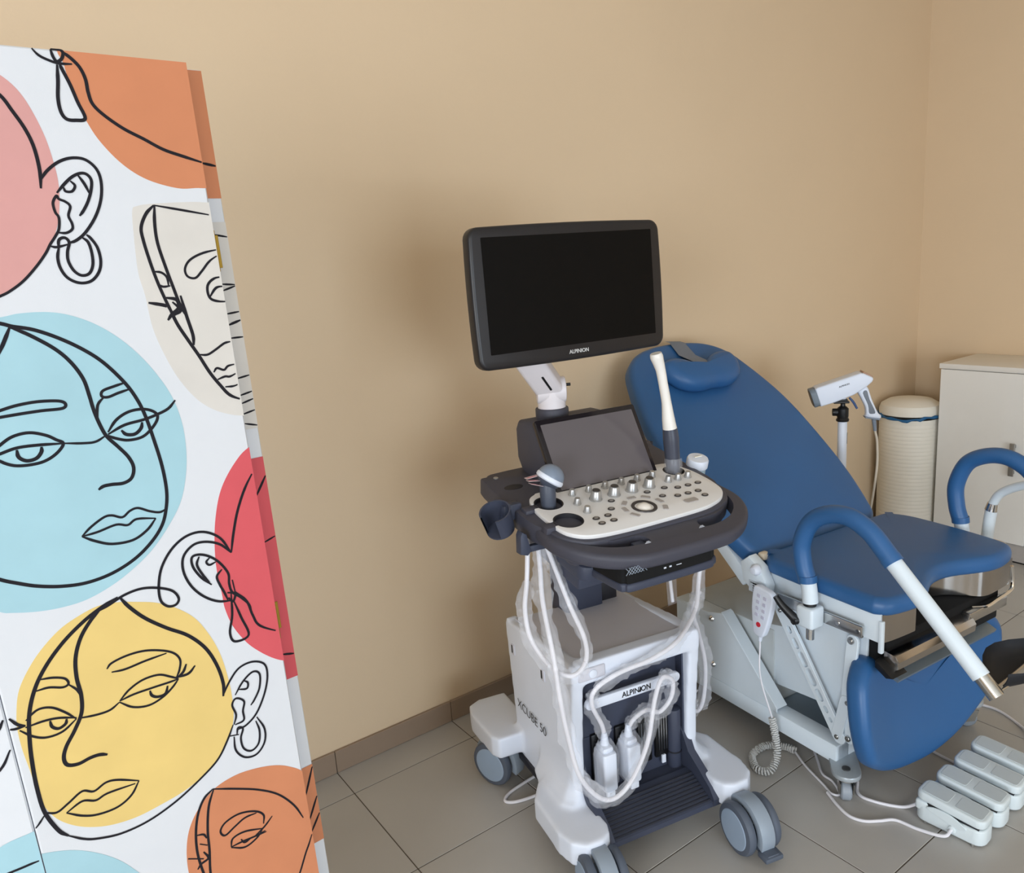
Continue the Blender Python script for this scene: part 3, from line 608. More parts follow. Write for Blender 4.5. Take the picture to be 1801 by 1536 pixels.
# chassis and casters
MB().box(-.2, .2, .05, .58, .082, .105, .006).build('chassis', DARKCH, cart)
TYRE = mat('grey_rubber_tyre', (84, 92, 106), 0.55); DISC = mat('blue_grey_wheel_disc', (150, 168, 190), 0.45)
FORKM = mat('grey_fork_plastic', (146, 158, 172), 0.42)
def caster(x, y, yaw, brake, px, py):
    r = .066; T = Matrix.Translation((x, y, 0)) @ Matrix.Rotation(R(yaw), 4, 'Z')   # axle along local x, pivot towards +y
    m_ = MB(T); ol = []
    for k in range(19):
        a = R(-20+k*(200/18)); ol.append((-(r+.010)*math.cos(a), r+(r+.010)*math.sin(a)))
    for k in range(19):
        a = R(180-k*(200/18)); ol.append((-(r-.012)*math.cos(a), r+(r-.012)*math.sin(a)))
    m_.prism(ol, -.020, .020, .003, axis='x')
    m_.box(-.017, .017, -.03, .03, .045, .10, .004)
    m_.cyl((0, 0, r+.045), (0, 0, .135), .018, n=16)
    m_.cyl((-.045, 0, r), (.045, 0, r), .009, n=12)
    c = m_.build('caster', FORKM, cart)
    for s_ in (-1, 1):
        w = MB(T); w.lathe([(.03, -.013), (r-.012, -.013), (r-.003, -.010), (r, -.004), (r, .004), (r-.003, .010), (r-.012, .013), (.03, .013)], (s_*.037, 0, r), (1, 0, 0), 40)
        w.build('wheel_tyre', TYRE, c)
        d = MB(T); a, b = s_*.047, s_*.053
        d.lathe([(0, .0), (.052, .0), (.052, .003), (.049, .0055), (0, .0085)], (s_*.046, 0, r), (s_, 0, 0), 36); d.build('wheel_cover', DISC, c)
    if brake:
        b = MB(T); b.prism([(-.045, .030), (-.085, .026), (-.098, .036), (-.092, .044), (-.07, .044), (-.062, .085), (-.03, .09), (-.03, .035)], -.017, .017, .003, axis='x'); b.box(-.026, .026, -.098, -.062, .028, .042, .004); b.build('brake_pedal', TYRE, c)
caster(.204, -.078, -4, True, 0, 0); caster(-.215, -.052, -8, True, 0, 0); caster(-.235, .50, 28, False, 0, 0); caster(.235, .52, 5, False, 0, 0)
# --- column
cl = MB(); cl.box(-.035, .085, .40, .50, .48, .80, .008); cl.box(-.02, .10, .47, .53, .48, .80, .006); cl.build('column', NAVY, cart)
MB().box(.086, .145, .42, .52, .5, .585, .006).build('column_bracket', DARKCH, cart)
TC = Matrix.Rotation(R(3), 4, 'Z')                                      # console swings a little on its column
TP = TC @ Matrix.Translation((0, 0, .895)) @ Matrix.Rotation(R(10), 4, 'X')   # tilted control surface: x right, y back, z out
cb = MB(TP)
base = [(.280, .10), (.296, .16), (.299, .40), (.285, .425), (-.16, .425), (-.232, .41), (-.252, .385), (-.256, .16), (-.238, .09), (-.226, .045), (-.20, .012), (-.16, -.006), (0, -.010), (.14, -.008), (.20, .006), (.24, .024), (.266, .055)]
cb.prism(sp2(base, 3, True), -.055, -.006, .006)
cb.prism(rrect(-.19, .19, .04, .40, .03), -.10, -.05, .01)
cb.build('console_base', CHAR, cart)
cu = MB(TP); cu.prism(rrect(-.18, .10, .02, .34, .03), -.13, -.09, .008); cu.box(-.17, -.05, .05, .30, -.165, -.12, .006); cu.build('console_mount', NAVY, cart)
# handle: broad front band with two grip openings
hl = MB(TP)
HO = [(.297, .13), (.299, .06), (.287, .015), (.262, -.026), (.222, -.064), (.172, -.092), (.11, -.105), (-.062, -.105), (-.124, -.093), (-.174, -.066), (-.214, -.028), (-.239, .015), (-.251, .06), (-.249, .13)]
HO = sp2(HO, 4)+[(-.21, .13), (-.19, .03), (.24, .03), (.26, .13)]
hl.prism(HO, -.048, -.012, .012, 4)
hd = hl.build('front_handle', CHAR, cart)
def hole(pts):
    return MB(TP).prism(sp2(pts, 5, True), -.2, .1).build('cutter', CHAR, cart)
gR = [(.100, -.050), (.150, -.050), (.200, -.032), (.240, .002), (.262, .042), (.268, .09), (.262, .112), (.25, .10), (.245, .05), (.22, .012), (.17, -.012), (.11, -.018)]
gL = [(.048-x, y) for x, y in gR][::-1]
cut(hd, [hole(gR), hole(gL)])
MB(TP).box(-.088, -.056, -.062, -.024, -.040, -.02, .004).build('handle_rib', NAVY, cart)
for u_, v_ in ((-.063, -.052), (.094, -.048)):
    ic = MB(TP)
    for k in range(3): ic.box(u_-.008+k*.004, u_+.008, v_-.004+k*.003, v_-.0028+k*.003, -.0122, -.0115)
    tag(ic.build('handle_icon', W_PLASTIC, cart), kind='stuff')
# white control surface with cup holes
WP = [(-.2087, .2218), (-.1839, .243), (-.1545, .2496), (.03, .2525), (.203, .2589), (.2386, .240), (.2595, .1958), (.2655, .1392), (.2628, .0943), (.2535, .0600), (.2289, .0319), (.1931, .0142), (.1389, .0027), (.0146, -.0020), (-.0902, -.0025), (-.167, .0060), (-.2056, .0308), (-.2215, .0741), (-.2226, .1645)]
PANELW = mat('warm_white_panel', (232, 231, 232), 0.4, var=0.01)
wp = MB(TP).prism(sp2(WP, 5, True), -.0075, .004, .0025).build('control_panel', PANELW, cart)
CUPS = [(-.176, .186, .034), (-.180, .090, .034), (.218, .205, .027)]
cut(wp, [MB(TP).cyl((x, y, -.05), (x, y, .05), r_+.002, n=40).build('cutter', CHAR, cart) for x, y, r_ in CUPS]+[MB(TP).box(x-.08, x, y-.011, y+.011, -.05, .05).build('cutter', CHAR, cart) for x, y, r_ in CUPS[:2]])
for x, y, r_ in CUPS:
    c_ = MB(TP); c_.lathe([(0, -.055), (r_-.004, -.055), (r_-.001, .003), (r_+.001, .0045), (r_+.003, .0035), (r_+.003, -.004)], (x, y, 0), (0, 0, 1), 36); c_.build('probe_cup', DARKCH, cart)
for x, y, r_ in CUPS[:2]:
    c_ = MB(TP); c_.box(-.245, x-r_+.006, y-.0135, y+.0135, -.02, .003, .004); c_.build('cup_slot', CHAR, cart)
KTOP = mat('dark_knob_cap', (64, 62, 62), 0.4, metal=.2)
def knob(x, y, r_, h_, big):
    k_ = MB(TP); k_.lathe([(0, .004), (r_*1.12, .004), (r_*1.12, .0065), (r_, .0075), (r_*.82, h_), (r_*.74, h_+.0015), (0, h_+.0015)], (x, y, 0), (0, 0, 1), 24)
    o_ = k_.build('control_knob', SILVER, cart)
    if big:
        c_ = MB(TP); c_.lathe([(r_*.62, h_+.001), (r_*.62, h_+.0035), (r_*.3, h_+.004), (0, h_+.004)], (x, y, 0), (0, 0, 1), 20); c_.build('knob_cap', KTOP, o_)
for x, y in ((-.1022, .1985), (-.0535, .1985), (-.005, .1985), (.0445, .1985), (.0935, .1985), (.1414, .1985), (.1602, .156), (.1913, .156), (.2237, .156), (-.1172, .1514), (-.1194, .1049)): knob(x, y, .0085, .0185, False)
for x in (-.0632, -.0097, .0440, .0970): knob(x, .153, .0145, .0265, True)
BTN = mat('dark_button_ring', (70, 66, 66), 0.4, metal=.3); BTN2 = mat('button_cap', (150, 146, 144), 0.35, metal=.3)
def oval(mb, x, y, a, b, z0, z1): mb.prism(circ(x, y, a, b, 20), z0, z1, .0006, 1)
for x, y in ((-.0348, .128), (-.0594, .0928), (.0731, .1288), (.1271, .1298), (.0937, .0945), (-.1187, .068), (-.0857, .0687), (-.1199, .0425), (-.087, .0429), (.159, .1165), (.1914, .116), (.224, .1165), (.1287, .0795), (.1606, .079), (.1924, .0787), (.1914, .0524)):
    q = MB(TP); oval(q, x, y, .0092, .0072, .0035, .0062); o_ = q.build('control_button', BTN, cart)
    q = MB(TP); oval(q, x, y, .0058, .004, .006, .0068); q.build('button_face', BTN2, o_)
KEY = mat('grey_key', (168, 162, 160), 0.4)
q = MB(TP); q.prism(rrect(.122, .160, .035, .054, .006), .0035, .0062, .001, 1); q.build('wide_key', KEY, cart)
for x, y in ((-.0148, .1027), (-.0322, .0738), (.0183, .119), (.0523, .1075), (.0710, .0766), (.0615, .0417), (-.0271, .0423)):
    a = math.atan2(y-.0678, x-.0171)
    q = MB(TP @ Matrix.Translation((x, y, 0)) @ Matrix.Rotation(a-math.pi/2, 4, 'Z')); q.prism(rrect(-.0115, .0115, -.006, .006, .003), .0035, .0062, .001, 1); q.build('trackball_key', KEY, cart)
q = MB(TP); q.lathe([(.022, .003), (.0235, .006), (.027, .0075), (.0305, .0065), (.0315, .0038)], (.0181, .0678, 0), (0, 0, 1), 40); q.build('trackball_ring', BTN, cart)
q = MB(TP); q.lathe([(0, .0135)]+[(.0235*math.sin(R(a)), -.010+.0235*math.cos(R(a))) for a in range(12, 81, 12)], (.0181, .0678, 0), (0, 0, 1), 32); q.build('trackball', mat('ivory_ball', (236, 230, 222), .18, var=.01), cart)
# touch screen and housing
TT = TC @ frame((.026, .2196, .9337), (1, 0, 0), (0, math.cos(R(60)), math.sin(R(60))), (0, -math.sin(R(60)), math.cos(R(60))))
GLOSSB = mat('glossy_black_bezel', (34, 30, 34), 0.14, var=.01, rvar=.02); SCR = mat('touch_glass_painted_reflection', (98, 92, 96), 0.16, var=.01, rvar=.02, spec=.7)  # display: grey base colour carries the ceiling reflection on the dark glass
ts = MB(TT); ts.prism(rrect(-.154, .154, -.002, .197, .006), -.014, 0, .002); ts = ts.build('touch_screen', GLOSSB, cart)
MB(TT).prism(rrect(-.140, .142, .008, .183, .002), -.001, .0008).build('touch_display', SCR, ts)
hs = MB(TC); hs.prism([(.235, .935), (.315, 1.075), (.34, 1.092), (.415, 1.092), (.43, 1.07), (.43, .99), (.40, .945)], -.126, .12, .014, 3, axis='x'); hs.build('screen_housing', CHAR, cart)
MB(TP).lathe([(0, -.004), (.0065, -.004), (.0065, -.002), (0, -.001)], (-.2142, .389, -.002), (0, 0, 1), 14).build('plate_screw', SILVER, cart)
MB(TP).prism(circ(-.198, .322, .026, .014, 24), -.0065, -.0055).build('plate_mark', DARKCH, cart)
# arm and monitor
nk = MB(TC); nk.cyl((-.034, .385, 1.08), (-.034, .385, 1.118), .044, n=32, bev=.004); nk.build('neck_ring', CHAR, cart)
ARMW = mat('warm_white_arm', (226, 220, 224), 0.4, var=.01)
ar = MB(TC); ar.lathe([(0, 1.115), (.037, 1.115), (.037, 1.145), (.040, 1.16), (.036, 1.19), (.02, 1.205), (0, 1.208)], (-.034, .385, 0), (0, 0, 1), 32)
d0, d1 = Vector((-.036, .380, 1.165)), Vector((-.190, .290, 1.335)); dx = (d1-d0).normalized(); sxv = Vector((.78, -.45, .15)); sxv = (sxv-dx*sxv.dot(dx)).normalized(); nz_ = dx.cross(sxv)
TA = frame(d0, sxv, dx, nz_.normalized()); L_ = (d1-d0).length
ar.box(-.036, .036, -.02, L_, -.028, .028, .012, 4, T=TA); ar.cyl(d0+Vector((-.036, .016, .0)), d0+Vector((.034, -.016, 0)), .034, n=24, bev=.004)
ar.build('monitor_arm', ARMW, cart)
sl = MB(TC); sl.box(.006, .012, .03, .09, -.03, .03, .002, T=TA); sl.build('arm_slot', BLACKV, cart)
MB(TC).cyl(d0+Vector((.03, -.02, .012)), d0+Vector((.044, -.026, .012)), .004, n=10).build('arm_screw', BLACKP, cart)
TM = Matrix.Rotation(R(6.6), 4, 'Z') @ Matrix.Translation((-.0485, .2, 1.35)) @ Matrix.Rotation(R(-2), 4, 'X')
mo = MB(TM); ol = []
def squarish(x0, x1, z0, z1, b, r_):
    """slightly bowed rounded rectangle"""
    P_ = rrect(x0, x1, z0, z1, r_, 5); cx_, cz_ = (x0+x1)/2, (z0+z1)/2; o_ = []
    for i in range(len(P_)):
        a, c = P_[i], P_[(i+1) % len(P_)]
        for k in range(6 if abs(a[0]-c[0])+abs(a[1]-c[1]) > .1 else 1):
            t_ = k/6; x, z = a[0]+(c[0]-a[0])*t_, a[1]+(c[1]-a[1])*t_
            fx = 1-((x-cx_)/((x1-x0)/2))**2; fz = 1-((z-cz_)/((z1-z0)/2))**2
            o_.append((x+(b*fz if x > cx_+.4*(x1-x0)/2*2 else -b*fz if x < cx_-.4*(x1-x0) else 0), z+(b*fx if z > cz_+.4*(z1-z0) else -b*fx if z < cz_-.4*(z1-z0) else 0)))
    return o_
MONB = mat('monitor_black', (30, 28, 30), 0.38, var=.02)
mo.prism(squarish(-.268, .268, -.083, .227, .004, .024), 0, .034, .009, 4, axis='y')
mo.prism(rrect(-.15, .15, -.03, .18, .03), .03, .062, .015, 3, axis='y')
mo.cyl((-.07, .055, .03), (-.07, .085, .03), .035, n=20)
mo = mo.build('monitor', MONB, cart)
MB(TM).prism(rrect(-.240, .240, -.050, .205, .002), -.0006, .004, axis='y').build('monitor_display', mat('switched_off_panel', (12, 10, 9), .5, var=.02, spec=.12), mo)
text_mesh('lettering', 'ALPINION', .0125, mat('silver_lettering', (200, 200, 200), .4), mo, TM @ Mf(.0, -.0004, -.067), bold=.0002)
# slide-out tray below the console
tr = MB(TC); tro = [(-.155, .06), (-.155, -.055), (-.145, -.075), (-.12, -.085), (.07, -.085), (.105, -.075), (.125, -.05), (.135, .06)]
tr.prism(sp2(tro, 4)+[(.135, .06)], .785, .805, .006, 3); tr = tr.build('console_tray', NAVY, cart)
q = MB(TC); q.prism([(x*.98, y+.004) for x, y in sp2(tro, 4)], .804, .840); q.build('tray_opening', BLACKV, tr)
for k, x in enumerate((-.045, -.03, -.01)): MB(TC).box(x, x+(.006 if k < 2 else .014), -.0835, -.080, .818, .8215 if k < 2 else .8195).build('tray_light', W_PLASTIC, tr)
mg = MB(TC)
for k in range(6):
    mg.tube([(-.15+k*.008, -.088, .846), (-.135+k*.008, -.088, .83)], .0009, 5, raw=True); mg.tube([(-.15+k*.008, -.088, .83), (-.135+k*.008, -.088, .846)], .0009, 5, raw=True)
tag(mg.build('speaker_mesh', GREYP, cart), kind='stuff')
# side holders on the left
ho = MB(TC); ax = Vector((-.34, -.30, .88)).normalized(); oc = Vector((-.292, .215, .882))
ho.lathe([(.030, 0), (.034, .062), (.038, .062), (.034, 0), (.030, 0)], oc, ax, 32, a0=R(-118), a1=R(172)); ho.lathe([(0, 0), (.034, 0), (.034, .004), (0, .004)], oc, ax, 24)
ho.box(-.285, -.235, .205, .24, .90, .94, .006); ho.build('side_probe_holder', NAVY, cart)
hk = MB(TC); hk.prism([(-.286, .842), (-.268, .836), (-.258, .845), (-.268, .888), (-.279, .895), (-.284, .885)], .13, .155, .002, axis='y'); hk.box(-.27, -.19, .135, .15, .84, .856, .003); hk.build('cable_hook', NAVY, cart)

# ------------------------------------------------------------------ probes, their cables and sleeves
def sleeve(mb, pts, r_, n=9, amp=.62, sub=9):
    P_, _ = spline([Vector(p) for p in pts], None, sub); rr = []
    k = len(P_); vs = []; fs = []
    nrm = None; rn = 0.; lob = [0.]*n
    for i in range(k):
        rn = rn*.6+random.uniform(-.5, .5); lob = [v*.75+random.uniform(-.45, .45) for v in lob]
        t_ = (P_[min(i+1, k-1)]-P_[max(i-1, 0)]).normalized()
        if nrm is None: nrm = t_.cross(Vector((0.3, 1, .2))).normalized()
        nrm = (nrm-t_*nrm.dot(t_)).normalized(); bi = t_.cross(nrm)
        e = .5+.5*min(1, i/2, (k-1-i)/2)
        for j in range(n):
            a = 2*math.pi*j/n; q = r_*.86*e*(1+amp*(.5*rn+.55*lob[j]+.15*random.uniform(-1, 1))); vs.append(P_[i]+nrm*math.cos(a)*q*1.15+bi*math.sin(a)*q*.75)
    for i in range(k-1):
        for j in range(n):
            a, b, c, d = i*n+j, i*n+(j+1) % n, (i+1)*n+(j+1) % n, (i+1)*n+j
            fs += [(a, b, c), (a, c, d)]
    mb.add(vs, fs)
def as_world(local_origin):
    return cart.matrix_basis
def probe_root(name, p_cart, label, cat):
    """top-level empty at a point given on the machine; its children use machine coordinates"""
    bpy.context.view_layer.update()
    M_ = Matrix.Translation(cart.location) @ Matrix.Rotation(R(-11), 4, 'Z'); w = M_ @ Vector(p_cart)
    e = empty(name, w, -11, label, cat); return e, Matrix.Translation(-Vector(p_cart))
def plug(root, D, x, name='connector_plug'):
    q = MB(D); q.prism(rrect(x-.020, x+.020, .085, .142, .008), .165, .272, .006, 2); q.box(x-.016, x+.016, .095, .135, .27, .285, .006); q.cyl((x+.002, .118, .28), (x+.004, .12, .315), .013, .007, n=14)
    o_ = q.build(name, W_PLASTIC, root)
    MB(D).box(x-.012, x+.012, .09, .10, .145, .166, .002).build('plug_latch', W_PLASTIC, o_)
    s_ = MB(D); sleeve(s_, [(x, .11, .155), (x, .11, .2), (x, .11, .25), (x, .115, .30)], .034, 10, .12, 3); s_.build('plug_wrap', FILM, o_)
PDARK = mat('probe_handle_slate', (72, 78, 92), 0.45); PHEAD = mat('probe_lens_grey_blue', (124, 136, 154), 0.35)
pc0 = tuple(TP @ Vector((-.176, .186, -.045)))
cv, D = probe_root('convex_probe', pc0, 'grey-headed convex ultrasound probe standing in the left cup of the control panel', 'ultrasound probe')
TQ = D @ TP @ Matrix.Translation((-.176, .186, 0)) @ Matrix.Rotation(R(-10), 4, 'X')
q = MB(TQ); q.lathe([(0, -.05), (.014, -.05), (.018, -.02), (.019, .02), (.020, .05), (.016, .06), (0, .062)], (0, 0, 0), (0, 0, 1), 28); hdl = q.build('probe_handle', PDARK, cv)
TH_ = TQ @ Matrix.Translation((.006, -.004, .066)) @ Matrix.Rotation(R(34), 4, 'Y') @ Matrix.Rotation(R(8), 4, 'X')
q = MB(TH_); q.lathe([(.012, -.022), (.024, -.014), (.0285, -.004), (.0285, .0), (.0275, .003)], (0, 0, 0), (0, 0, 1), 30, sx=1.12); q.build('probe_neck', PDARK, cv)
q = MB(TH_); q.lathe([(.0285, -.008), (.0318, -.005), (.0322, .001), (.0305, .005), (.028, .005)], (0, 0, 0), (0, 0, 1), 30, sx=1.12); q.build('probe_rim', W_PLASTIC, cv)
q = MB(TH_); q.lathe([(.0302*math.cos(R(a)), .003+.031*math.sin(R(a))) for a in range(0, 91, 9)], (0, 0, 0), (0, 0, 1), 30, sx=1.12); q.build('probe_lens', PHEAD, cv)
TAGP = mat('clear_pink_label', (236, 214, 216), 0.3, alpha=.75); TAGR = mat('pink_label_text', (206, 130, 140), .5)
for k, (dz, rz_) in enumerate(((.052, 20), (.064, 8), (.075, -4))):
    q = MB(TQ @ Matrix.Translation((-.018, -.006+k*.008, dz)) @ Matrix.Rotation(R(rz_), 4, 'Y')); q.box(-.034, 0, -.007, .007, -.0004, .0004); lab = q.build('wrapping_tag', TAGP, cv)
    q = MB(TQ @ Matrix.Translation((-.018, -.006+k*.008, dz)) @ Matrix.Rotation(R(rz_), 4, 'Y')); q.box(-.030, -.008, -.003, .002, .0004, .0008); q.build('tag_print', TAGR, lab)
CA = [(-.223, .170, .854), (-.230, .150, .783), (-.243, .120, .710), (-.250, .070, .605), (-.248, .050, .495), (-.232, .050, .385), (-.210, .040, .275), (-.151, .030, .200), (-.085, .030, .214), (-.012, .050, .293), (.029, .070, .396), (.060, .080, .440), (.095, .085, .42), (.092, .09, .37), (.052, .085, .345), (.02, .095, .355), (-.008, .112, .33), (-.024, .12, .30)]
LP = [(-.245, .175, .862), (-.26, .165, .754), (-.277, .150, .689), (-.275, .130, .619), (-.248, .085, .560), (-.208, .06, .538), (-.170, .06, .562), (-.158, .08, .610), (-.172, .12, .685), (-.192, .145, .774), (-.213, .160, .858)]
L2 = [(-.215, .165, .85), (-.209, .150, .749), (-.195, .125, .659), (-.205, .095, .589), (-.235, .07, .548)]
for pts, nm in ((CA, 'probe_cable'), (LP, 'cable_loop')):
    q = MB(D); q.tube(pts, .0058, 10, sub=8); q.build(nm, CABLE, cv)
for pts, r_ in ((CA[:8], .020), (CA[6:13], .022), (CA[12:], .018), (LP[1:7], .019), (LP[6:], .018)):
    q = MB(D); sleeve(q, pts, r_); q.build('plastic_sleeve', FILM, cv, smooth=0)
plug(cv, D, -.026)
pe0 = tuple(TP @ Vector((.218, .205, -.045)))
en, D2 = probe_root('endocavity_probe', pe0, 'long slim white endocavity ultrasound probe with dark grip standing upright in the right cup', 'ultrasound probe')
TE = D2 @ TC
axp = [(.217, .2, .925), (.2145, .2, .96), (.211, .2, 1.02), (.208, .2, 1.05)]
q = MB(TE); q.tube(axp, [.016, .019, .021, .019], 20, sub=5); q.build('probe_grip', mat('slate_grip', (66, 70, 84), .35), en)
q = MB(TE); q.tube([(.208, .2, 1.048), (.204, .2, 1.075), (.199, .2, 1.12), (.190, .2, 1.17), (.183, .2, 1.207), (.172, .2, 1.24), (.1695, .2, 1.25)], [.0185, .0165, .0125, .0118, .0125, .0165, .0145], 20, sub=6); q.build('probe_shaft', mat('ivory_shaft', (238, 234, 228), .35, var=.01), en)
q = MB(TE); q.lathe([(.019, .92), (.024, .935), (.0235, .965), (.022, .97)], (.216, .2, 0), (0, 0, 1), 24); q.build('grip_wrap', FILM, en)
CBp = [(-.091, .125, .30), (-.103, .115, .343), (-.138, .096, .418), (-.133, .086, .465), (-.073, .078, .494), (.023, .062, .516), (.105, .068, .541), (.205, .130, .57), (.244, .165, .622), (.258, .170, .70), (.262, .165, .80)]
CR = [(.243, .16, .60), (.262, .215, .52), (.285, .22, .44), (.305, .22, .345), (.300, .22, .25), (.282, .22, .205), (.258, .22, .215), (.244, .22, .29), (.238, .21, .36), (.24, .2, .45)]
q = MB(D2); q.tube(CBp, .0058, 10, sub=8); q.build('probe_cable', CABLE, en)
q = MB(D2); q.tube(CR, .0058, 10, sub=8); q.build('cable_loop', CABLE, en)
for pts, r_ in ((CBp[:4], .018), (CBp[3:8], .020), (CBp[7:], .020), (CR[:6], .020), (CR[5:], .018)):
    q = MB(D2); sleeve(q, pts, r_); q.build('plastic_sleeve', FILM, en, smooth=0)
q = MB(D2); q.add([(.215, .28, .80), (.255, .285, .80), (.255, .282, .66), (.258, .28, .52), (.222, .275, .52), (.216, .278, .66)], [(0, 1, 2, 5), (5, 2, 3, 4)]); q.build('empty_sleeve', FILM, en)
q = MB(D2); q.tube([(.226, .279, .80), (.228, .277, .66), (.238, .275, .53)], .005, 8, sub=6); q.build('cable_tail', CABLE, en)
plug(en, D2, -.098)
# gel bottle
GELB = mat('translucent_gel_bottle', (186, 206, 216), .25, alpha=.9)
bp0 = (TC @ Vector((.318, .262, .80)))
gel, D3 = probe_root('gel_bottle', tuple(bp0), 'small white-capped gel bottle in the holder behind the white probe', 'bottle')
TG = D3 @ TC; ob = Vector((.318, .262, .80)); axg = Vector((-.02, -.30, 1))
q = MB(TG); q.lathe([(0, 0), (.021, 0), (.024, .01), (.026, .09), (.026, .125), (.02, .132), (0, .132)], ob, axg, 28); q.build('bottle_body', GELB, gel)
q = MB(TG); q.lathe([(.0262, .098), (.0264, .100), (.0264, .106), (.0262, .108)], ob, axg, 28); q.build('label_band', mat('blue_band', (40, 70, 120), .4), gel)
q = MB(TG); q.lathe([(.025, .128), (.0295, .131), (.0295, .150), (.027, .155), (.012, .156), (0, .156)], ob, axg, 28); cp = q.build('bottle_cap', W_PLASTIC, gel)
q = MB(TG @ Matrix.Translation(ob+axg.normalized()*.158)); q.box(-.012, .012, -.003, .003, -.001, .003, .001, 1); q.build('cap_spout', mat('cap_ivory', (230, 226, 214), .4), cp)
# its wire ring belongs to the machine
q = MB(TC); q.lathe([(.028, .855), (.031, .855), (.031, .885), (.028, .885), (.028, .855)], (.32, .262, 0), (0, 0, 1), 28); q.lathe([(0, .795), (.028, .795), (.029, .80), (0, .80)], (.32, .262, 0), (0, 0, 1), 24); q.box(.295, .31, .25, .275, .795, .89, .003); q.box(.27, .30, .25, .275, .86, .9, .003); q.build('bottle_holder', CHAR, cart)
# mains lead on the floor behind

# ------------------------------------------------------------------ examination chair
chair = empty('examination_chair', (1.7711, 1.0479, 0), -5, 'blue padded gynaecological examination chair with white metal base and leg supports', 'examination chair')
CX = .285
def mirror(half): return [(CX+x, y) for x, y in half]+[(CX-x, y) for x, y in half[::-1]]
# backrest: plane rising 40 degrees towards the wall
TB = frame((0, .31, .61), (1, 0, 0), (0, math.cos(R(40)), math.sin(R(40))), (0, -math.sin(R(40)), math.cos(R(40))))
hb = [(.10, -.012), (.21, -.012), (.255, -.006), (.284, .018), (.298, .06), (.308, .10), (.322, .17), (.331, .26), (.334, .36), (.332, .47), (.322, .56), (.302, .64), (.278, .71), (.246, .785), (.205, .830), (.155, .858), (.10, .872), (.04, .879)]
bo = sp2(mirror(hb), 3, True)
MB(TB @ Matrix.Translation((0, 0, -.066))).cushion(bo, .062, .024, .006).build('backrest', BLUE, chair, smooth=60)
MB(TB).prism([(CX+(x-CX)*.92, .03+y*.92) for x, y in bo], -.078, -.062).build('backrest_board', W_METAL, chair)
hh = [(.0, .632), (.05, .628), (.10, .636), (.14, .660), (.163, .700), (.165, .735), (.150, .762), (.115, .772), (.07, .762), (.035, .738), (.012, .722)]
ho_ = [(CX+.005+x, y-.012) for x, y in hh]+[(CX+.005-x, y-.012) for x, y in hh[:0:-1]]
MB(TB @ Matrix.Translation((0, 0, .002))).cushion(sp2(ho_, 3, True), .062, .036, .006).build('headrest', BLUE, chair, smooth=60)
STRAP = mat('grey_elastic_strap', (120, 128, 142), .6)
MB(TB).add([(CX-.01, .715, .045), (CX+.048, .715, .045), (CX+.055, .79, .006), (CX+.055, .86, .002), (CX-.012, .87, .002), (CX-.018, .80, .006), (CX+.056, .882, -.012), (CX-.012, .892, -.012)], [(0, 1, 2, 5), (5, 2, 3, 4), (4, 3, 6, 7)]).build('headrest_strap', STRAP, chair)
ba = MB(TB); ba.box(-.012, .03, -.03, .42, -.115, -.07, .006); ba.box(.54, .58, -.03, .42, -.115, -.07, .006); ba.box(.0, .58, .36, .40, -.11, -.075, .006); ba.build('backrest_arm', W_METAL, chair)
bh = MB(TB); bh.tube([(-.005, .40, -.09), (-.02, .47, -.12), (-.01, .55, -.13), (.02, .60, -.10)], .018, 12); bh.build('back_grip', mat('ivory_handle', (222, 212, 200), .45), chair)
# seat
ST = Matrix.Translation((0, 0, .574)) @ Matrix.Rotation(R(1.2), 4, 'X')
so = [(.06, .298), (.015, .290), (-.014, .262), (-.022, .21), (-.022, -.04), (-.016, -.082), (.012, -.109), (.085, -.122), (.13, -.118), (.175, -.098), (.23, -.072), (.285, -.062), (.34, -.070), (.40, -.094), (.45, -.112), (.50, -.116), (.555, -.106), (.588, -.085), (.599, -.04), (.605, .05), (.604, .15), (.598, .22), (.575, .272), (.53, .297)]
MB(ST).cushion(sp2(so, 3, True), .046, .024, .006).build('seat', BLUE, chair, smooth=60)
sk = MB(); sk.box(-.008, .004, -.092, .30, .498, .578, .002); sk.box(.575, .587, -.09, .30, .498, .578, .002); sk.box(-.006, .585, .0, .30, .53, .574, .003)
sk.build('seat_frame', W_METAL, chair)
SKS = mat('polished_steel_skirt', (186, 182, 178), .16, metal=1.0)
ss = MB()
outer = sp2([(-.008, -.094), (.03, -.1), (.10, -.104), (.125, -.10), (.16, -.07), (.20, -.03), (.285, -.01), (.36, -.022), (.405, -.06), (.44, -.098), (.50, -.102), (.585, -.096)], 6)
ss.grid([[(x, y, .50) for x, y in outer], [(x, y, .576) for x, y in outer]]); ss.grid([[(x, y+.003, .50) for x, y in outer], [(x, y+.003, .576) for x, y in outer]]); ss.grid([[(x, y, .50) for x, y in outer], [(x, y+.003, .50) for x, y in outer]])
ss.build('steel_skirt', SKS, chair)
MB().box(-.012, .0, -.098, -.086, .472, .56, .003).build('corner_post', W_METAL, chair)
MB().tube([(.585, -.095, .55), (.592, -.098, .50), (.575, -.10, .478), (.50, -.105, .474), (.44, -.108, .472), (.40, -.09, .473)], .006, 10).build('front_grab_rail', CHROME, chair)
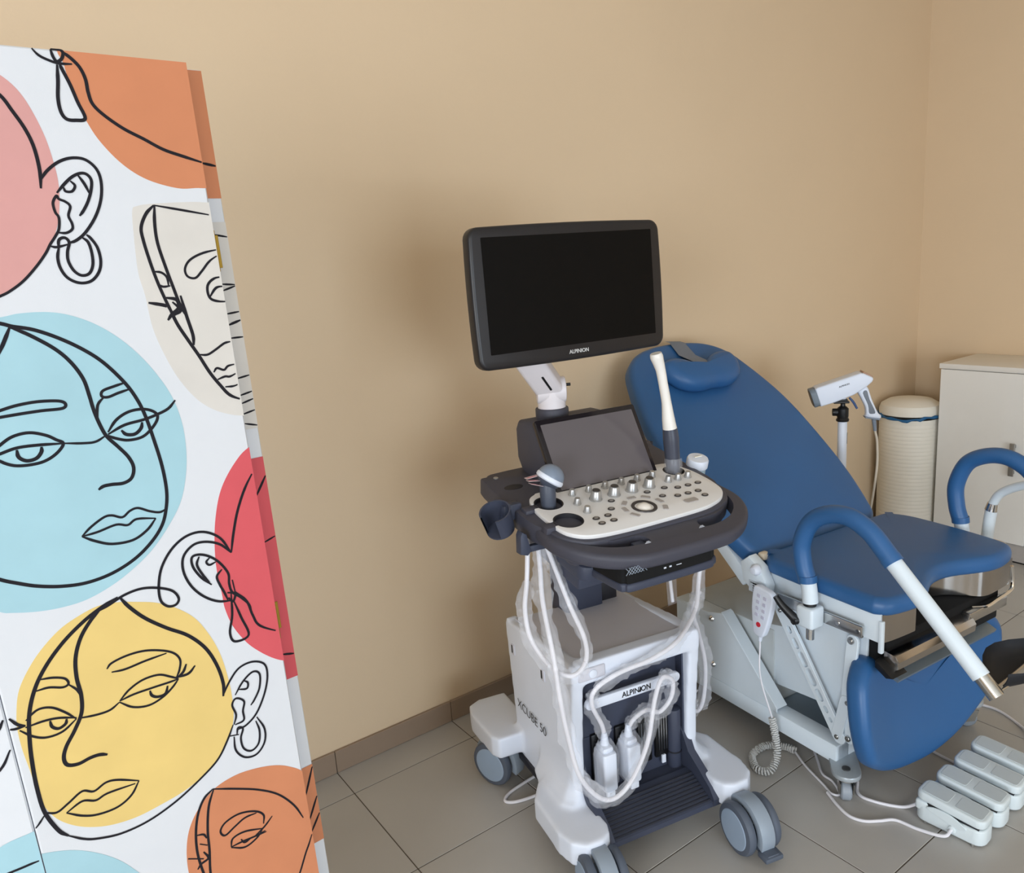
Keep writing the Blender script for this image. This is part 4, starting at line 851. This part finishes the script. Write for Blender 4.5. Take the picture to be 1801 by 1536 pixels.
# pan under the seat
MB().box(.03, .545, -.085, .24, .40, .495, .004).build('under_seat_shade', BLACKV, chair)  # solid black block standing in for the shade in the void under the seat
pn = MB(); pp = [(-.086, .470), (-.118, .466), (-.128, .452), (-.126, .432), (-.112, .422), (-.086, .420)]
pn.prism(pp, .015, .36, .002, axis='x'); pn.build('basin_drawer', SKS, chair)
MB().box(.36, .545, -.11, -.085, .445, .475, .003).build('basin_guide', STEEL, chair)
MB().prism([(-.130, .418), (-.112, .412), (-.08, .43), (-.08, .45), (-.10, .44)], -.012, .05, .002, axis='x').build('drawer_pull', BLACKP, chair)
MB().prism([(-.02, .395), (-.105, .375), (-.11, .385), (-.025, .42)], .05, .5, axis='x').build('drip_plate', mat('grey_steel_plate', (130, 140, 146), .35, metal=.5), chair)
# base
cs = MB(); cs.box(-.006, .05, .03, .80, .082, .138, .003); cs.box(.51, .566, .03, .80, .082, .138, .003); cs.box(.0, .56, .74, .80, .084, .136, .003); cs.box(0, .56, .03, .09, .084, .136, .003); cs.build('base_frame', W_METAL, chair)
MB().box(.05, .51, .09, .75, .096, .112).build('base_plate', mat('grey_base_plate', (150, 164, 176), .4, var=.02), chair)
pnl = MB(); pnl.prism([(.66, .138), (.66, .352), (.51, .362), (.45, .379), (.236, .152), (.236, .138)], -.006, .0, .0015, 1, axis='x'); pnl.prism([(.445, .377), (.455, .381), (.245, .146), (.232, .152)], -.008, .036, .001, 1, axis='x'); pnl.box(-.005, .05, .47, .66, .352, .360, .001); pnl.build('side_panel', W_METAL, chair)
MB().box(.055, .5, .30, .66, .112, .36, .006).build('motor_housing', mat('pale_motor_cover', (196, 204, 208), .4), chair)
lc = MB(); lc.prism([(.455, .345), (.225, .394), (.09, .398), (.07, .205), (.30, .182)], .06, .50, .004, axis='x'); lc.build('lift_cover', W_METAL, chair)
MB().box(.058, .3, .458, .464, .346, .358).build('cover_gap', BLACKV, chair)
for y_, z_ in ((.497, .344), (.493, .186)): MB().lathe([(0, .008), (.005, .0075), (.009, .004), (.0105, 0)], (-.006, y_, z_), (-1, 0, 0), 16).build('dome_bolt', CHROME, chair)
def bar(mb, p, q, w_, x0, x1, ext=None):
    p, q = Vector(p), Vector(q); d = (q-p).normalized(); n_ = Vector((-d.y, d.x)); o_ = []
    for c, s_ in ((p, 1), (q, -1)):
        for k in range(9):
            a = math.pi/2*s_+math.pi*k/8*1; e = d*math.cos(a)+n_*math.sin(a); o_.append((c.x+e.x*w_/2, c.y+e.y*w_/2))
    return mb.prism(o_, x0, x1, .0012, 1, axis='x')
lp = MB(); lp.prism([(.215, .47), (.10, .503), (-.036, .497), (-.036, .32), (-.01, .20), (.02, .165), (.05, .20)], .020, .028, .001, 1, axis='x'); lp.box(.022, .06, -.03, .2, .47, .53); lp.build('lift_plate', W_METAL, chair)
a1 = bar(MB(), (.218, .478), (.018, .178), .040, -.014, -.004).build('scissor_arm', W_METAL, chair)
cuts = []
d_ = Vector((.018-.218, .178-.478)).normalized()
for t_, l_, w_ in ((.16, .010, .013), (.27, .018, .016), (.40, .026, .020), (.54, .030, .021), (.68, .020, .017), (.79, .010, .011), (.87, .006, .009)):
    c = Vector((.218, .478)).lerp(Vector((.018, .178)), t_); p, q = c-d_*l_/2, c+d_*l_/2
    cuts.append(bar(MB(), p, q, w_, -.03, .0).build('cutter', W_METAL, chair))
cut(a1, cuts)
bar(MB(), (-.014, .476), (.0, .29), .034, -.012, -.003).build('link_arm', W_METAL, chair)
bar(MB(), (.0, .295), (.024, .182), .032, -.016, -.006).build('link_arm', W_METAL, chair)
bar(MB(), (-.008, .30), (-.012, .185), .026, -.012, -.004).build('link_arm', W_METAL, chair)
for y_, z_, r_ in ((-.012, .476, .010), (-.007, .293, .0075), (.023, .177, .0075), (-.011, .188, .0085), (.218, .478, .007)):
    q = MB(); q.lathe([(0, .006), (r_*.5, .006), (r_*.55, .003), (r_*.9, .003), (r_, 0)], (-.0145, y_, z_), (-1, 0, 0), 14); q.build('pivot_bolt', STEEL, chair)
# casters under outrigger plates
PLATE = mat('grey_plate', (176, 184, 190), .35, metal=.3)
for k, (x, y, a) in enumerate(((-.005, .0, 225), (.565, .0, 315), (.0, .80, 150), (.56, .80, 30))):
    T_ = Matrix.Translation((x, y, 0)) @ Matrix.Rotation(R(a), 4, 'Z')
    ol_ = [(-.075, -.038)]+[(.012+.038*math.sin(R(t)), -.038*math.cos(R(t))) for t in range(0, 181, 20)]+[(-.075, .038)]
    q = MB(T_); q.prism(ol_, .078, .092, .003); q = q.build('outrigger', PLATE, chair)
    w_ = MB(T_); w_.lathe([(0, .091), (.011, .091), (.011, .095), (.006, .096), (0, .094)], (.008, 0, 0), (0, 0, 1), 16); w_.build('caster_nut', mat('dark_nut', (96, 96, 96), .4, metal=.7), q)
    c_ = MB(T_); c_.cyl((.008, 0, .066), (.008, 0, .08), .026, n=20); c_.prism([(-.02, .062), (.035, .062), (.025, .025), (.0, .02), (-.01, .03)], -.019, -.016, axis='y'); c_.prism([(-.02, .062), (.035, .062), (.025, .025), (.0, .02), (-.01, .03)], .016, .019, axis='y'); c_.build('caster_fork', STEEL, q)
    c_ = MB(T_); c_.lathe([(0, -.014), (.024, -.014), (.028, -.010), (.028, .010), (.024, .014), (0, .014)], (.006, 0, .028), (0, 1, 0), 28); c_.build('caster_wheel', mat('clear_grey_wheel', (150, 158, 168), .35), q)
# leg rest, hanging at the front
TL = frame((0, -.12, .08), (1, 0, 0), (0, math.cos(R(80.3)), math.sin(R(80.3))), (0, -math.sin(R(80.3)), math.cos(R(80.3))))
lo = [(.0, .362), (-.045, .336), (-.072, .296), (-.084, .20), (-.068, .12), (-.040, .084), (.022, .046), (.102, .018), (.2, .002), (.287, .004), (.369, .024), (.449, .068), (.512, .124), (.551, .205), (.566, .279), (.545, .329), (.494, .349), (.455, .335), (.430, .300), (.40, .284), (.334, .277), (.204, .279), (.11, .286), (.078, .312), (.045, .350)]
def bend(mb, sgn=1):
    o_ = []
    for x, y, z in mb.v:
        e = abs(x-.24)/.32; o_.append((x, y, z+.05*e**2.2-.02))
    mb.v = o_; return mb
lr = MB(); lr.cushion(sp2(lo, 3, True), .062, .03, .004); bend(lr); lr.v = [tuple(TL @ Vector((x, y, z-.06))) for x, y, z in lr.v]
lr.build('leg_rest', BLUE, chair, smooth=60)
q = MB(TL); q.box(.12, .4, .10, .33, -.10, -.072, .004); q.box(.2, .3, .30, .42, -.09, -.075, .003); q.cyl((.445, .30, -.05), (.52, .29, -.05), .018, n=16); q.build('leg_rest_bracket', W_METAL, chair)
# accessory rail with clamp and lever
ra = MB(); ra.box(-.034, -.024, -.056, .215, .506, .538, .003); ra.box(-.026, .0, .16, .18, .512, .53); ra.box(-.026, .0, -.03, -.01, .512, .53); ra.build('accessory_rail', STEEL, chair)
for y_ in (.015, -.045): MB().cyl((-.036, y_, .522), (-.033, y_, .522), .006, n=12).build('rail_screw', CHROME, chair)
rb = MB(); rb.box(.61, .62, -.056, .215, .506, .538, .003); rb.box(.585, .612, .16, .18, .512, .53); rb.build('accessory_rail', STEEL, chair)
def leg_support(x, s_, grow):
    c_ = MB(); c_.box(x-.026, x+.026, .055, .108, .497, .556, .008, 3); cl_ = c_.build('support_clamp', W_METAL, chair)
    MB().cyl((x, .08, .46), (x, .08, .50), .011, n=16).build('clamp_pin', STEEL, cl_)
    MB().cyl((x, .082, .55), (x, .084, .575), .017, n=18).build('clamp_collar', BLACKP, cl_)
    lv = MB(); lv.cyl((x-.0*s_, .100, .512), (x-.035*s_, .110, .512), .013, n=14, bev=.002); lv.tube([(x-.026*s_, .106, .512), (x-.030*s_, .112, .52), (x-.044*s_, .136, .548), (x-.052*s_, .152, .572)], [.011, .0125, .010, .008], 12, sub=5); lv.build('clamp_lever', BLACKP, cl_)
    g = grow
    arch = [(.090, .625), (.105, .665+g*.3), (.110, .725+g*.6), (.082, .788+g), (.03, .822+g), (-.030, .830+g), (-.085, .808+g), (-.125, .773+g*.8), (-.150, .748+g*.7)]
    wl = MB(); wl.tube([(x, .081, .565), (x, .084, .595), (x, .090, .628)], .0205, 22, sub=5); st_ = wl.build('support_post', W_METAL, chair)
    wl = MB(); wl.tube([(x, -.146, .752+g*.7), (x, -.20, .702+g*.5), (x, -.365, .549)], .0200, 22, sub=4); wl.build('support_tube', W_METAL, st_)
    pd = MB(); pd.tube([(x, y, z) for y, z in arch], .0235, 24, sub=8); pd.tube([(x, .0895, .620), (x, .092, .638)], .0247, 24, raw=True); pd.tube([(x, -.140, .758+g*.7), (x, -.152, .746+g*.7)], .0247, 24, raw=True); pd.build('support_padding', BLUE, st_)
    sl_ = MB(); sl_.tube([(x, -.36, .554), (x, -.40, .517)], .0175, 22, raw=True); sl_.build('support_sleeve', STEEL, st_)
    # leg shell
    sh_ = MB(); rows = []
    for i in range(8):
        v = i/7; wd_ = .02+.045*math.sin(math.pi*min(1, v*1.2+.05)); rows.append([(x+s_*(.035+.23*v), -.375-.02*v+wd_*math.cos(R(t)), .560+.02*v-.04*math.sin(R(t))) for t in range(0, 181, 15)])
    sh_.grid(rows); rows2 = [[(a, b*1.0, c-.006) for a, b, c in r] for r in rows]; sh_.grid(rows2)
    n_ = len(rows[0])
    for rr in (0, 7): sh_.grid([rows[rr], rows2[rr]])
    for e in (0, n_-1): sh_.grid([[r[e] for r in rows], [r[e] for r in rows2]])
    sh_.build('leg_shell', mat('matt_black_shell', (24, 25, 30), .55), st_)
    br = MB(); br.tube([(x, -.385, .527), (x+s_*.04, -.39, .525), (x+s_*.22, -.40, .565)], .010, 12, sub=5, flat=.5); br.build('shell_bracket', STEEL, st_)
leg_support(-.058, 1, 0.0); leg_support(.645, -1, .02)
# far grab bar
gb = MB(); gb.tube([(.72, .05, .52), (.72, .046, .60), (.72, .040, .66)], .017, 16, sub=4); gb.tube([(.72, .038, .675), (.72, .018, .712), (.72, -.03, .745), (.72, -.09, .765), (.72, -.16, .77)], .013, 16, sub=6); gb.build('grab_bar', W_METAL, chair)
MB().cyl((.72, .041, .655), (.72, .037, .678), .0185, .015, n=18).build('bar_joint', CHROME, chair)
MB().prism(rrect(.625, .745, -.02, .12, .04), .52, .560, .015, 4).build('side_cap', CREAM, chair)
# hinge at the backrest foot
hg_ = MB(); hg_.prism([(.335, .60), (.305, .625), (.262, .60), (.235, .55), (.24, .52), (.28, .515), (.325, .545)], -.05, -.012, .006, axis='x'); hg_.build('hinge_bracket', W_METAL, chair)
MB().lathe([(0, .02), (.010, .018), (.016, .010), (.0165, 0)], (-.048, .272, .594), (-1, 0, 0), 18).build('hinge_knob', W_PLASTIC, chair)
MB().box(-.0515, -.05, .262, .30, .522, .556).build('rating_label', mat('grey_label', (188, 196, 204), .5), chair)
q = MB()
for k in range(4): q.box(-.0522, -.0514, .270, .285, .526+k*.007, .529+k*.007)
q.box(-.0522, -.0514, .268, .294, .549, .551); tag(q.build('label_print', INKB, chair), kind='stuff')
MB().box(.0, .03, .29, .315, .60, .622, .006).build('hinge_cap', CREAM, chair)

# ------------------------------------------------------------------ hand remote with coiled lead
MCH = Matrix.Translation((1.7711, 1.0479, 0)) @ Matrix.Rotation(R(-5), 4, 'Z')
ro_ = Vector((-.072, .226, .49)); rw = MCH @ ro_
rem = empty('hand_remote', rw, -5, 'white hand remote with red button hanging on the chair hinge by a coiled lead', 'remote control')
TR = Matrix.Rotation(R(8), 4, 'X')      # local: x out of chair, y along chair, z up
rp = [(.0, .072), (.030, .070), (.038, .055), (.036, .0), (.026, -.05), (.016, -.078), (-.012, -.078), (-.022, -.05), (-.030, .0), (-.033, .05), (-.026, .068)]
q = MB(TR); q.prism(sp2(rp, 4, True), -.012, .010, .005, 3, axis='x'); q.cyl((0, .0, -.078), (0, .0, -.098), .007, .005, n=12); rbody = q.build('remote_body', W_PLASTIC, rem)
RB = mat('red_key', (200, 44, 60), .4); GK = mat('pale_lilac_key', (196, 196, 214), .4)
for i in range(4):
    for j in (-1, 1):
        q = MB(TR); q.prism(rrect(.003+j*.011-.006, .003+j*.011+.006, .046-i*.020-.005, .046-i*.020+.005, .003), -.0135, -.011, .0004, 1, axis='x'); q.build('remote_key', GK, rem)
q = MB(TR); q.cyl((-.0135, .003, -.042), (-.011, .003, -.042), .0075, n=18); q.build('remote_key', RB, rem, label='red stop key')
IW = (Matrix.Translation(rw) @ Matrix.Rotation(R(-5), 4, 'Z')).inverted()
def wl_(pts): return [IW @ Vector(p) for p in pts]
c0 = IW.inverted() @ (TR @ Vector((0, 0, -.098)))
path = [(c0.x, c0.y, c0.z), (c0.x-.002, c0.y-.003, .28), (1.735, 1.262, .155)]
q = MB(); q.tube(wl_(path), .0024, 8, sub=8); q.build('remote_lead', CABLE, rem)
coil = [(1.735, 1.262, .155), (1.742, 1.255, .09), (1.728, 1.240, .045), (1.688, 1.235, .016), (1.672, 1.268, .014), (1.715, 1.315, .014), (1.775, 1.318, .014), (1.815, 1.285, .014), (1.825, 1.245, .014)]
C_, _ = spline([Vector(p) for p in coil], None, 12); hel = []; ln = 0; nr_ = None
segs = []
for i in range(len(C_)-1):
    n_ = max(2, int((C_[i+1]-C_[i]).length/.0011))
    for k in range(n_): segs.append(C_[i].lerp(C_[i+1], k/n_))
acc = 0
for i, p in enumerate(segs):
    t_ = (segs[min(i+1, len(segs)-1)]-segs[max(i-1, 0)]).normalized()
    if nr_ is None: nr_ = t_.cross(Vector((1, .2, .1))).normalized()
    nr_ = (nr_-t_*nr_.dot(t_)).normalized(); bi = t_.cross(nr_)
    if i: acc += (p-segs[i-1]).length
    a = 2*math.pi*acc/.0072; hel.append(p+(nr_*math.cos(a)+bi*math.sin(a))*.0095)
q = MB(); q.tube(wl_(hel), .0026, 6, raw=True); q.build('coiled_lead', mat('grey_coil_lead', (206, 206, 204), .45), rem)
q = MB(); q.tube(wl_([(1.825, 1.245, .008), (1.795, 1.19, .005), (1.762, 1.112, .004), (1.745, 1.075, .004), (1.76, 1.06, .004), (1.79, 1.10, .006), (1.80, 1.14, .006), (1.86, 1.2, .005), (1.95, 1.3, .01), (2.0, 1.42, .09)]), .0034, 8, sub=8); q.build('remote_lead', CABLE, rem)

# ------------------------------------------------------------------ four foot pedals
PEDM = mat('pale_grey_pedal', (218, 228, 232), .45, var=.015); PEDT = mat('pedal_top_grey', (198, 207, 211), .5, var=.02); PEDS = mat('pedal_shadow_gap', (40, 42, 46), .7)
pl_ = ['nearest of the four pale grey foot pedals, closest to the camera', 'second of the four pale grey foot pedals, counting from the nearest', 'third of the four pale grey foot pedals, counting from the nearest', 'farthest of the four pale grey foot pedals, cut by the picture edge']
for k in range(4):
    ped = empty('foot_pedal', (1.862+k*.0985, .806+k*.001, 0), 3, pl_[k], 'foot pedal', 'foot pedals in a row on the floor')
    q = MB(); q.prism(rrect(-.036, .036, -.084, .084, .026), .004, .048, .006, 3); q.box(-.034, .034, .05, .084, .03, .06, .008, 3); q.build('pedal_base', PEDM, ped)
    q = MB(); q.box(-.030, .030, -.07, .07, .046, .058); q.build('pedal_gap', PEDS, ped)
    TPd = Matrix.Translation((0, 0, .060)) @ Matrix.Rotation(R(4), 4, 'X')
    q = MB(TPd); q.prism(rrect(-.036, .036, -.083, .083, .020), -.002, .022, .006, 3); t_ = q.build('pedal_top', PEDM, ped)
    q = MB(TPd); q.prism(rrect(-.026, .026, .008, .073, .008), .0215, .0228, .0006, 1); q.prism(rrect(-.026, .026, -.073, -.008, .008), .0215, .0228, .0006, 1); tag(q.build('pedal_pads', PEDT, t_), kind='stuff')
    q = MB(); q.prism(sp2([(-.045, .040), (-.01, .058), (.03, .060), (.052, .050), (.02, .040), (-.02, .030)], 4, True), -.0385, -.034, .001, 1, axis='x'); q.build('side_flap', PEDM, ped)
    for yy in (-.06, .055): MB().cyl((-.033, yy, 0), (-.033, yy, .008), .004, n=10).build('foot_screw', CHROME, ped)
    MB().lathe([(.010, 0), (.010, .002), (.007, .004), (0, .004)], (-.0365, -.012, .022), (-1, 0, 0), 16).build('cable_gland', PEDM, ped)

# ------------------------------------------------------------------ leads on the floor
def cord(name, pts, r_, m_, label, sub=8):
    o_ = Vector(pts[0]); e = empty(name, o_, 0, label, 'cable')
    q = MB(Matrix.Translation(-o_)); q.tube(pts, r_, 8, sub=sub); q.build('lead', m_, e); return e
cord('pedal_lead', [(1.824, .793, .022), (1.80, .80, .012), (1.786, .855, .0045), (1.775, .91, .0045), (1.742, .935, .0045), (1.712, .96, .0045), (1.70, .995, .0045), (1.715, 1.04, .0045), (1.74, 1.085, .0045)], .0042, CABLE, 'white lead snaking from the nearest foot pedal towards the coiled cord')
cord('pedal_lead', [(1.85, .888, .03), (1.835, .925, .0045), (1.80, .985, .0045), (1.80, 1.03, .0045), (1.87, 1.08, .0045), (1.95, 1.2, .0045)], .0042, CABLE, 'white lead entering the back of the nearest foot pedal under the leg rest')
cord('pedal_lead', [(2.10, .895, .02), (2.12, .93, .0045), (2.13, 1.0, .0045), (2.16, 1.06, .0045), (2.2, 1.2, .0045)], .0042, CABLE, 'short white lead rising behind the second foot pedal')
cord('pedal_lead', [(2.38, .84, .02), (2.44, .88, .0045), (2.48, .98, .0045), (2.42, 1.08, .0045), (2.28, 1.10, .0045), (2.2, 1.06, .0045)], .0042, CABLE, 'white lead curving on the floor behind the farthest foot pedal')
cord('mains_lead', [(1.28, 1.66, .05), (1.235, 1.675, .006), (1.18, 1.678, .005), (1.12, 1.674, .005), (1.068, 1.666, .005), (1.040, 1.648, .005), (1.055, 1.627, .005), (1.10, 1.612, .005), (1.18, 1.60, .005), (1.26, 1.60, .005)], .0045, CABLE, 'white mains lead looping on the floor beside the left rear caster')
cord('chair_lead', [(1.62, 1.75, .005), (1.70, 1.66, .005), (1.76, 1.62, .02), (1.80, 1.60, .07)], .003, CABLE, 'thin white lead running from the chair base behind the ultrasound machine')
cord('mains_lead', [(1.64, 1.70, .30), (1.665, 1.64, .20), (1.66, 1.60, .10), (1.64, 1.66, .03), (1.64, 1.80, .008)], .006, BLACKP, 'black mains lead hanging behind the ultrasound machine')

# ------------------------------------------------------------------ colposcope on its stand
SX, SY = 2.612, 1.60
stn = empty('camera_stand', (SX, SY, 0), 0, 'slim white floor stand with black ball head behind the blue chair', 'stand')
q = MB(); q.lathe([(0, 0), (.13, 0), (.135, .01), (.12, .022), (.04, .035), (.026, .05), (0, .05)], (0, 0, 0), (0, 0, 1), 32); q.build('stand_foot', W_PLASTIC, stn)
q = MB(); q.cyl((0, 0, .04), (0, 0, .59), .0205, n=28, bev=.003); q.build('lower_pole', W_PLASTIC, stn)
q = MB(); q.cyl((0, 0, .585), (0, 0, .845), .0165, n=28, bev=.002); up_ = q.build('upper_pole', W_PLASTIC, stn)
q = MB(); q.prism(rrect(-.006, .007, .755, .80, .006), -.0172, -.01, axis='y'); q.v = [tuple(Matrix.Rotation(R(40), 4, 'Z') @ Vector(p)) for p in q.v]; q.build('cable_hole', mat('dim_opening', (120, 112, 104), .7), up_)
q = MB(); q.lathe([(0, .842), (.0215, .842), (.023, .848), (.019, .855), (.0205, .861), (.0205, .889), (.014, .896), (.009, .899), (.008, .908), (.012, .914), (0, .914)], (0, 0, 0), (0, 0, 1), 26); bh_ = q.build('ball_head', BLACKP, stn)
q = MB(); q.cyl((-.010, .012, .876), (-.023, .028, .876), .014, n=18, bev=.003); q.build('locking_knob', BLACKP, bh_)
TD = Matrix.Translation((SX, SY, .925)) @ Matrix.Rotation(R(-46), 4, 'Z') @ Matrix.Rotation(R(-18), 4, 'Y') @ Matrix.Scale(.66, 4)     # x = towards the rear of the device
q = MB(Matrix.Rotation(R(-46), 4, 'Z') @ Matrix.Translation((0, 0, 0))); q.box(-.034, .02, -.014, .014, .910, .918, .002); q.box(-.026, .014, -.012, .012, .917, .926, .002); q.build('quick_plate', BLACKP, bh_)
dev = empty('colposcope_camera', TD @ Vector((0, 0, 0)), 0, 'white pistol-grip colposcope camera mounted on the slim stand', 'colposcope')
DD = Matrix.Translation(-(TD @ Vector((0, 0, 0)))) @ TD
bodyp = [(-.128, .008), (-.128, .112), (-.115, .117), (.118, .117), (.134, .110), (.170, .074), (.172, .062), (.162, .050), (.12, .030), (.05, .012), (-.05, .006)]
q = MB(DD); q.prism(bodyp, -.048, .048, .009, 3, axis='y'); q.build('camera_body', W_PLASTIC, dev)
q = MB(DD); q.prism(rrect(-.046, .046, .008, .116, .03), -.158, -.124, .004, axis='x'); q.build('lens_hood', mat('slate_lens_ring', (112, 122, 132), .45), dev)
q = MB(DD); q.prism(rrect(-.036, .036, .018, .106, .026), -.1595, -.157, axis='x'); q.build('lens_front', BLACKP, dev)
TS = DD @ frame((.150, 0, .098), (.66, 0, -.75), (0, 1, 0), (.75, 0, .66))
q = MB(TS); q.prism(rrect(-.024, .036, -.036, .036, .008), -.004, .004, .002); rs = q.build('rear_screen', mat('bronze_screen_film', (168, 128, 104), .3), dev)
DGp = DD @ Matrix.Translation((.10, 0, .03)) @ Matrix.Rotation(R(22), 4, 'Y') @ Matrix.Translation((-.10, 0, -.03))
gr = [(.075, .035), (.13, .045), (.165, -.03), (.205, -.105), (.222, -.118), (.215, -.138), (.145, -.13), (.142, -.115), (.135, -.075), (.105, -.02)]
q = MB(DGp); q.prism(sp2(gr, 3, True), -.024, .024, .012, 3, axis='y'); q.build('pistol_grip', W_PLASTIC, dev)
gi = [(.112, .005), (.132, .02), (.152, -.03), (.188, -.098), (.175, -.11), (.155, -.105), (.145, -.06)]
q = MB(DGp); q.prism(sp2(gi, 3, True), -.0265, .0265, .004, 2, axis='y'); q.build('grip_inlay', mat('slate_grip_rubber', (116, 122, 132), .55), dev)
q = MB(DGp); q.prism([(.138, -.128), (.218, -.137), (.216, -.145), (.140, -.136)], -.025, .025, .002, 1, axis='y'); q.build('grip_cap', GREYP, dev)
q = MB(DD); q.cyl((.0, -.0, .004), (.0, .0, -.012), .017, n=16); q.build('mount_boss', W_PLASTIC, dev)
q = MB(DD); q.tube([(.03, -.02, .0), (.042, -.02, -.03), (.05, -.02, -.072)], [.006, .007, .006], 10, sub=4); q.build('blue_plug', mat('blue_plug', (60, 84, 128), .45), dev)
text_mesh('lettering', 'ALPINION', .0125, INKB, dev, DD @ frame((.02, -.0486, .082), (1, 0, 0), (0, 0, 1), (0, -1, 0)), bold=.0002)
p0_ = DGp @ Vector((.19, 0, -.142)); ow = TD @ Vector((0, 0, 0))
q = MB(); q.tube([p0_, p0_+Vector((.006, -.003, -.045))], [.008, .006], 12, raw=True); q.build('strain_relief', GREYP, dev)
q = MB(); q.tube([p0_+Vector((.006, -.003, -.045)), p0_+Vector((.022, -.004, -.10)), p0_+Vector((.028, .0, -.22)), p0_+Vector((.02, .03, -.45)), p0_+Vector((.0, .08, -.60)), Vector((2.72, 1.74, .01))-ow], .0042, 10, sub=8); q.build('camera_cable', mat('cream_cable', (216, 206, 190), .45), dev)

# ------------------------------------------------------------------ pedal bin
bin_ = empty('waste_bin', (3.775, 1.9525, 0), 0, 'cream cylindrical waste bin with blue liner rim beside the white cabinet', 'waste bin')
prof = [(0, .002), (.128, .002), (.133, .01)]
for k in range(30): z_ = .03+k*.019; prof += [(.1385, z_), (.1385, z_+.013), (.1373, z_+.015), (.1373, z_+.018)]
prof += [(.1385, .61), (.1385, .622)]
BINM = mat('cream_bin', (232, 226, 214), .5, var=.02)
q = MB(); q.lathe(prof, (0, 0, 0), (0, 0, 1), 48); q.build('bin_body', BINM, bin_)
q = MB(); q.lathe([(.140, .640), (.1395, .665), (.132, .685), (.10, .705), (.05, .714), (0, .716)], (0, 0, 0), (0, 0, 1), 48); q.build('bin_lid', BINM, bin_)
LIN = mat('blue_liner', (24, 92, 140), .35)
P_ = []
for k in range(48):
    a = 2*math.pi*k/48; P_.append((.1435*math.cos(a), .1435*math.sin(a), .630+.006*math.sin(3*a+1)+.004*random.uniform(-1, 1)))
q = MB(); q.tube(P_, [.0065+.0025*math.sin(k*1.7) for k in range(48)], 8, raw=True, closed=True); q.build('liner_rim', LIN, bin_)

# ------------------------------------------------------------------ white cabinet
CABW = mat('white_laminate', (236, 234, 230), .42, var=.012)
cab = empty('cabinet', (3.74, 1.80, 0), 0, 'low white cabinet with grey bar handles standing along the right wall', 'cabinet')
# local: x into the wall, -y along the front
q = MB(); q.box(.018, .372, -1.62, 0, .085, .872); q.build('carcass', CABW, cab)
MB().box(.0, .374, -1.63, .006, .872, .896, .002).build('cabinet_top', CABW, cab)
MB().box(.012, .36, -1.61, -.01, 0.004, .085).build('plinth', mat('grey_plinth', (176, 170, 166), .5), cab)
MB().box(.010, .014, -1.61, -.01, 0.0, .006).build('plinth_foot_line', BLACKP, cab)  # thin black strip along the foot of the plinth
HAND = mat('satin_grey_handle', (150, 148, 144), .35, metal=.6)
for k in range(4):
    y0_, y1_ = -.0-.405*(k+1)+.002, -.405*k-.002
    d = MB().box(.0, .018, y0_, y1_, .09, .869, .0015, 1).build('door', CABW, cab)
    hy = (y0_+.065) if k % 2 == 0 else (y1_-.065)
    h_ = MB(); h_.box(-.026, -.018, hy-.011, hy+.011, .412, .562, .002); h_.box(-.02, .0, hy-.006, hy+.006, .42, .434); h_.box(-.02, .0, hy-.006, hy+.006, .54, .554); h_.build('door_handle', HAND, d)
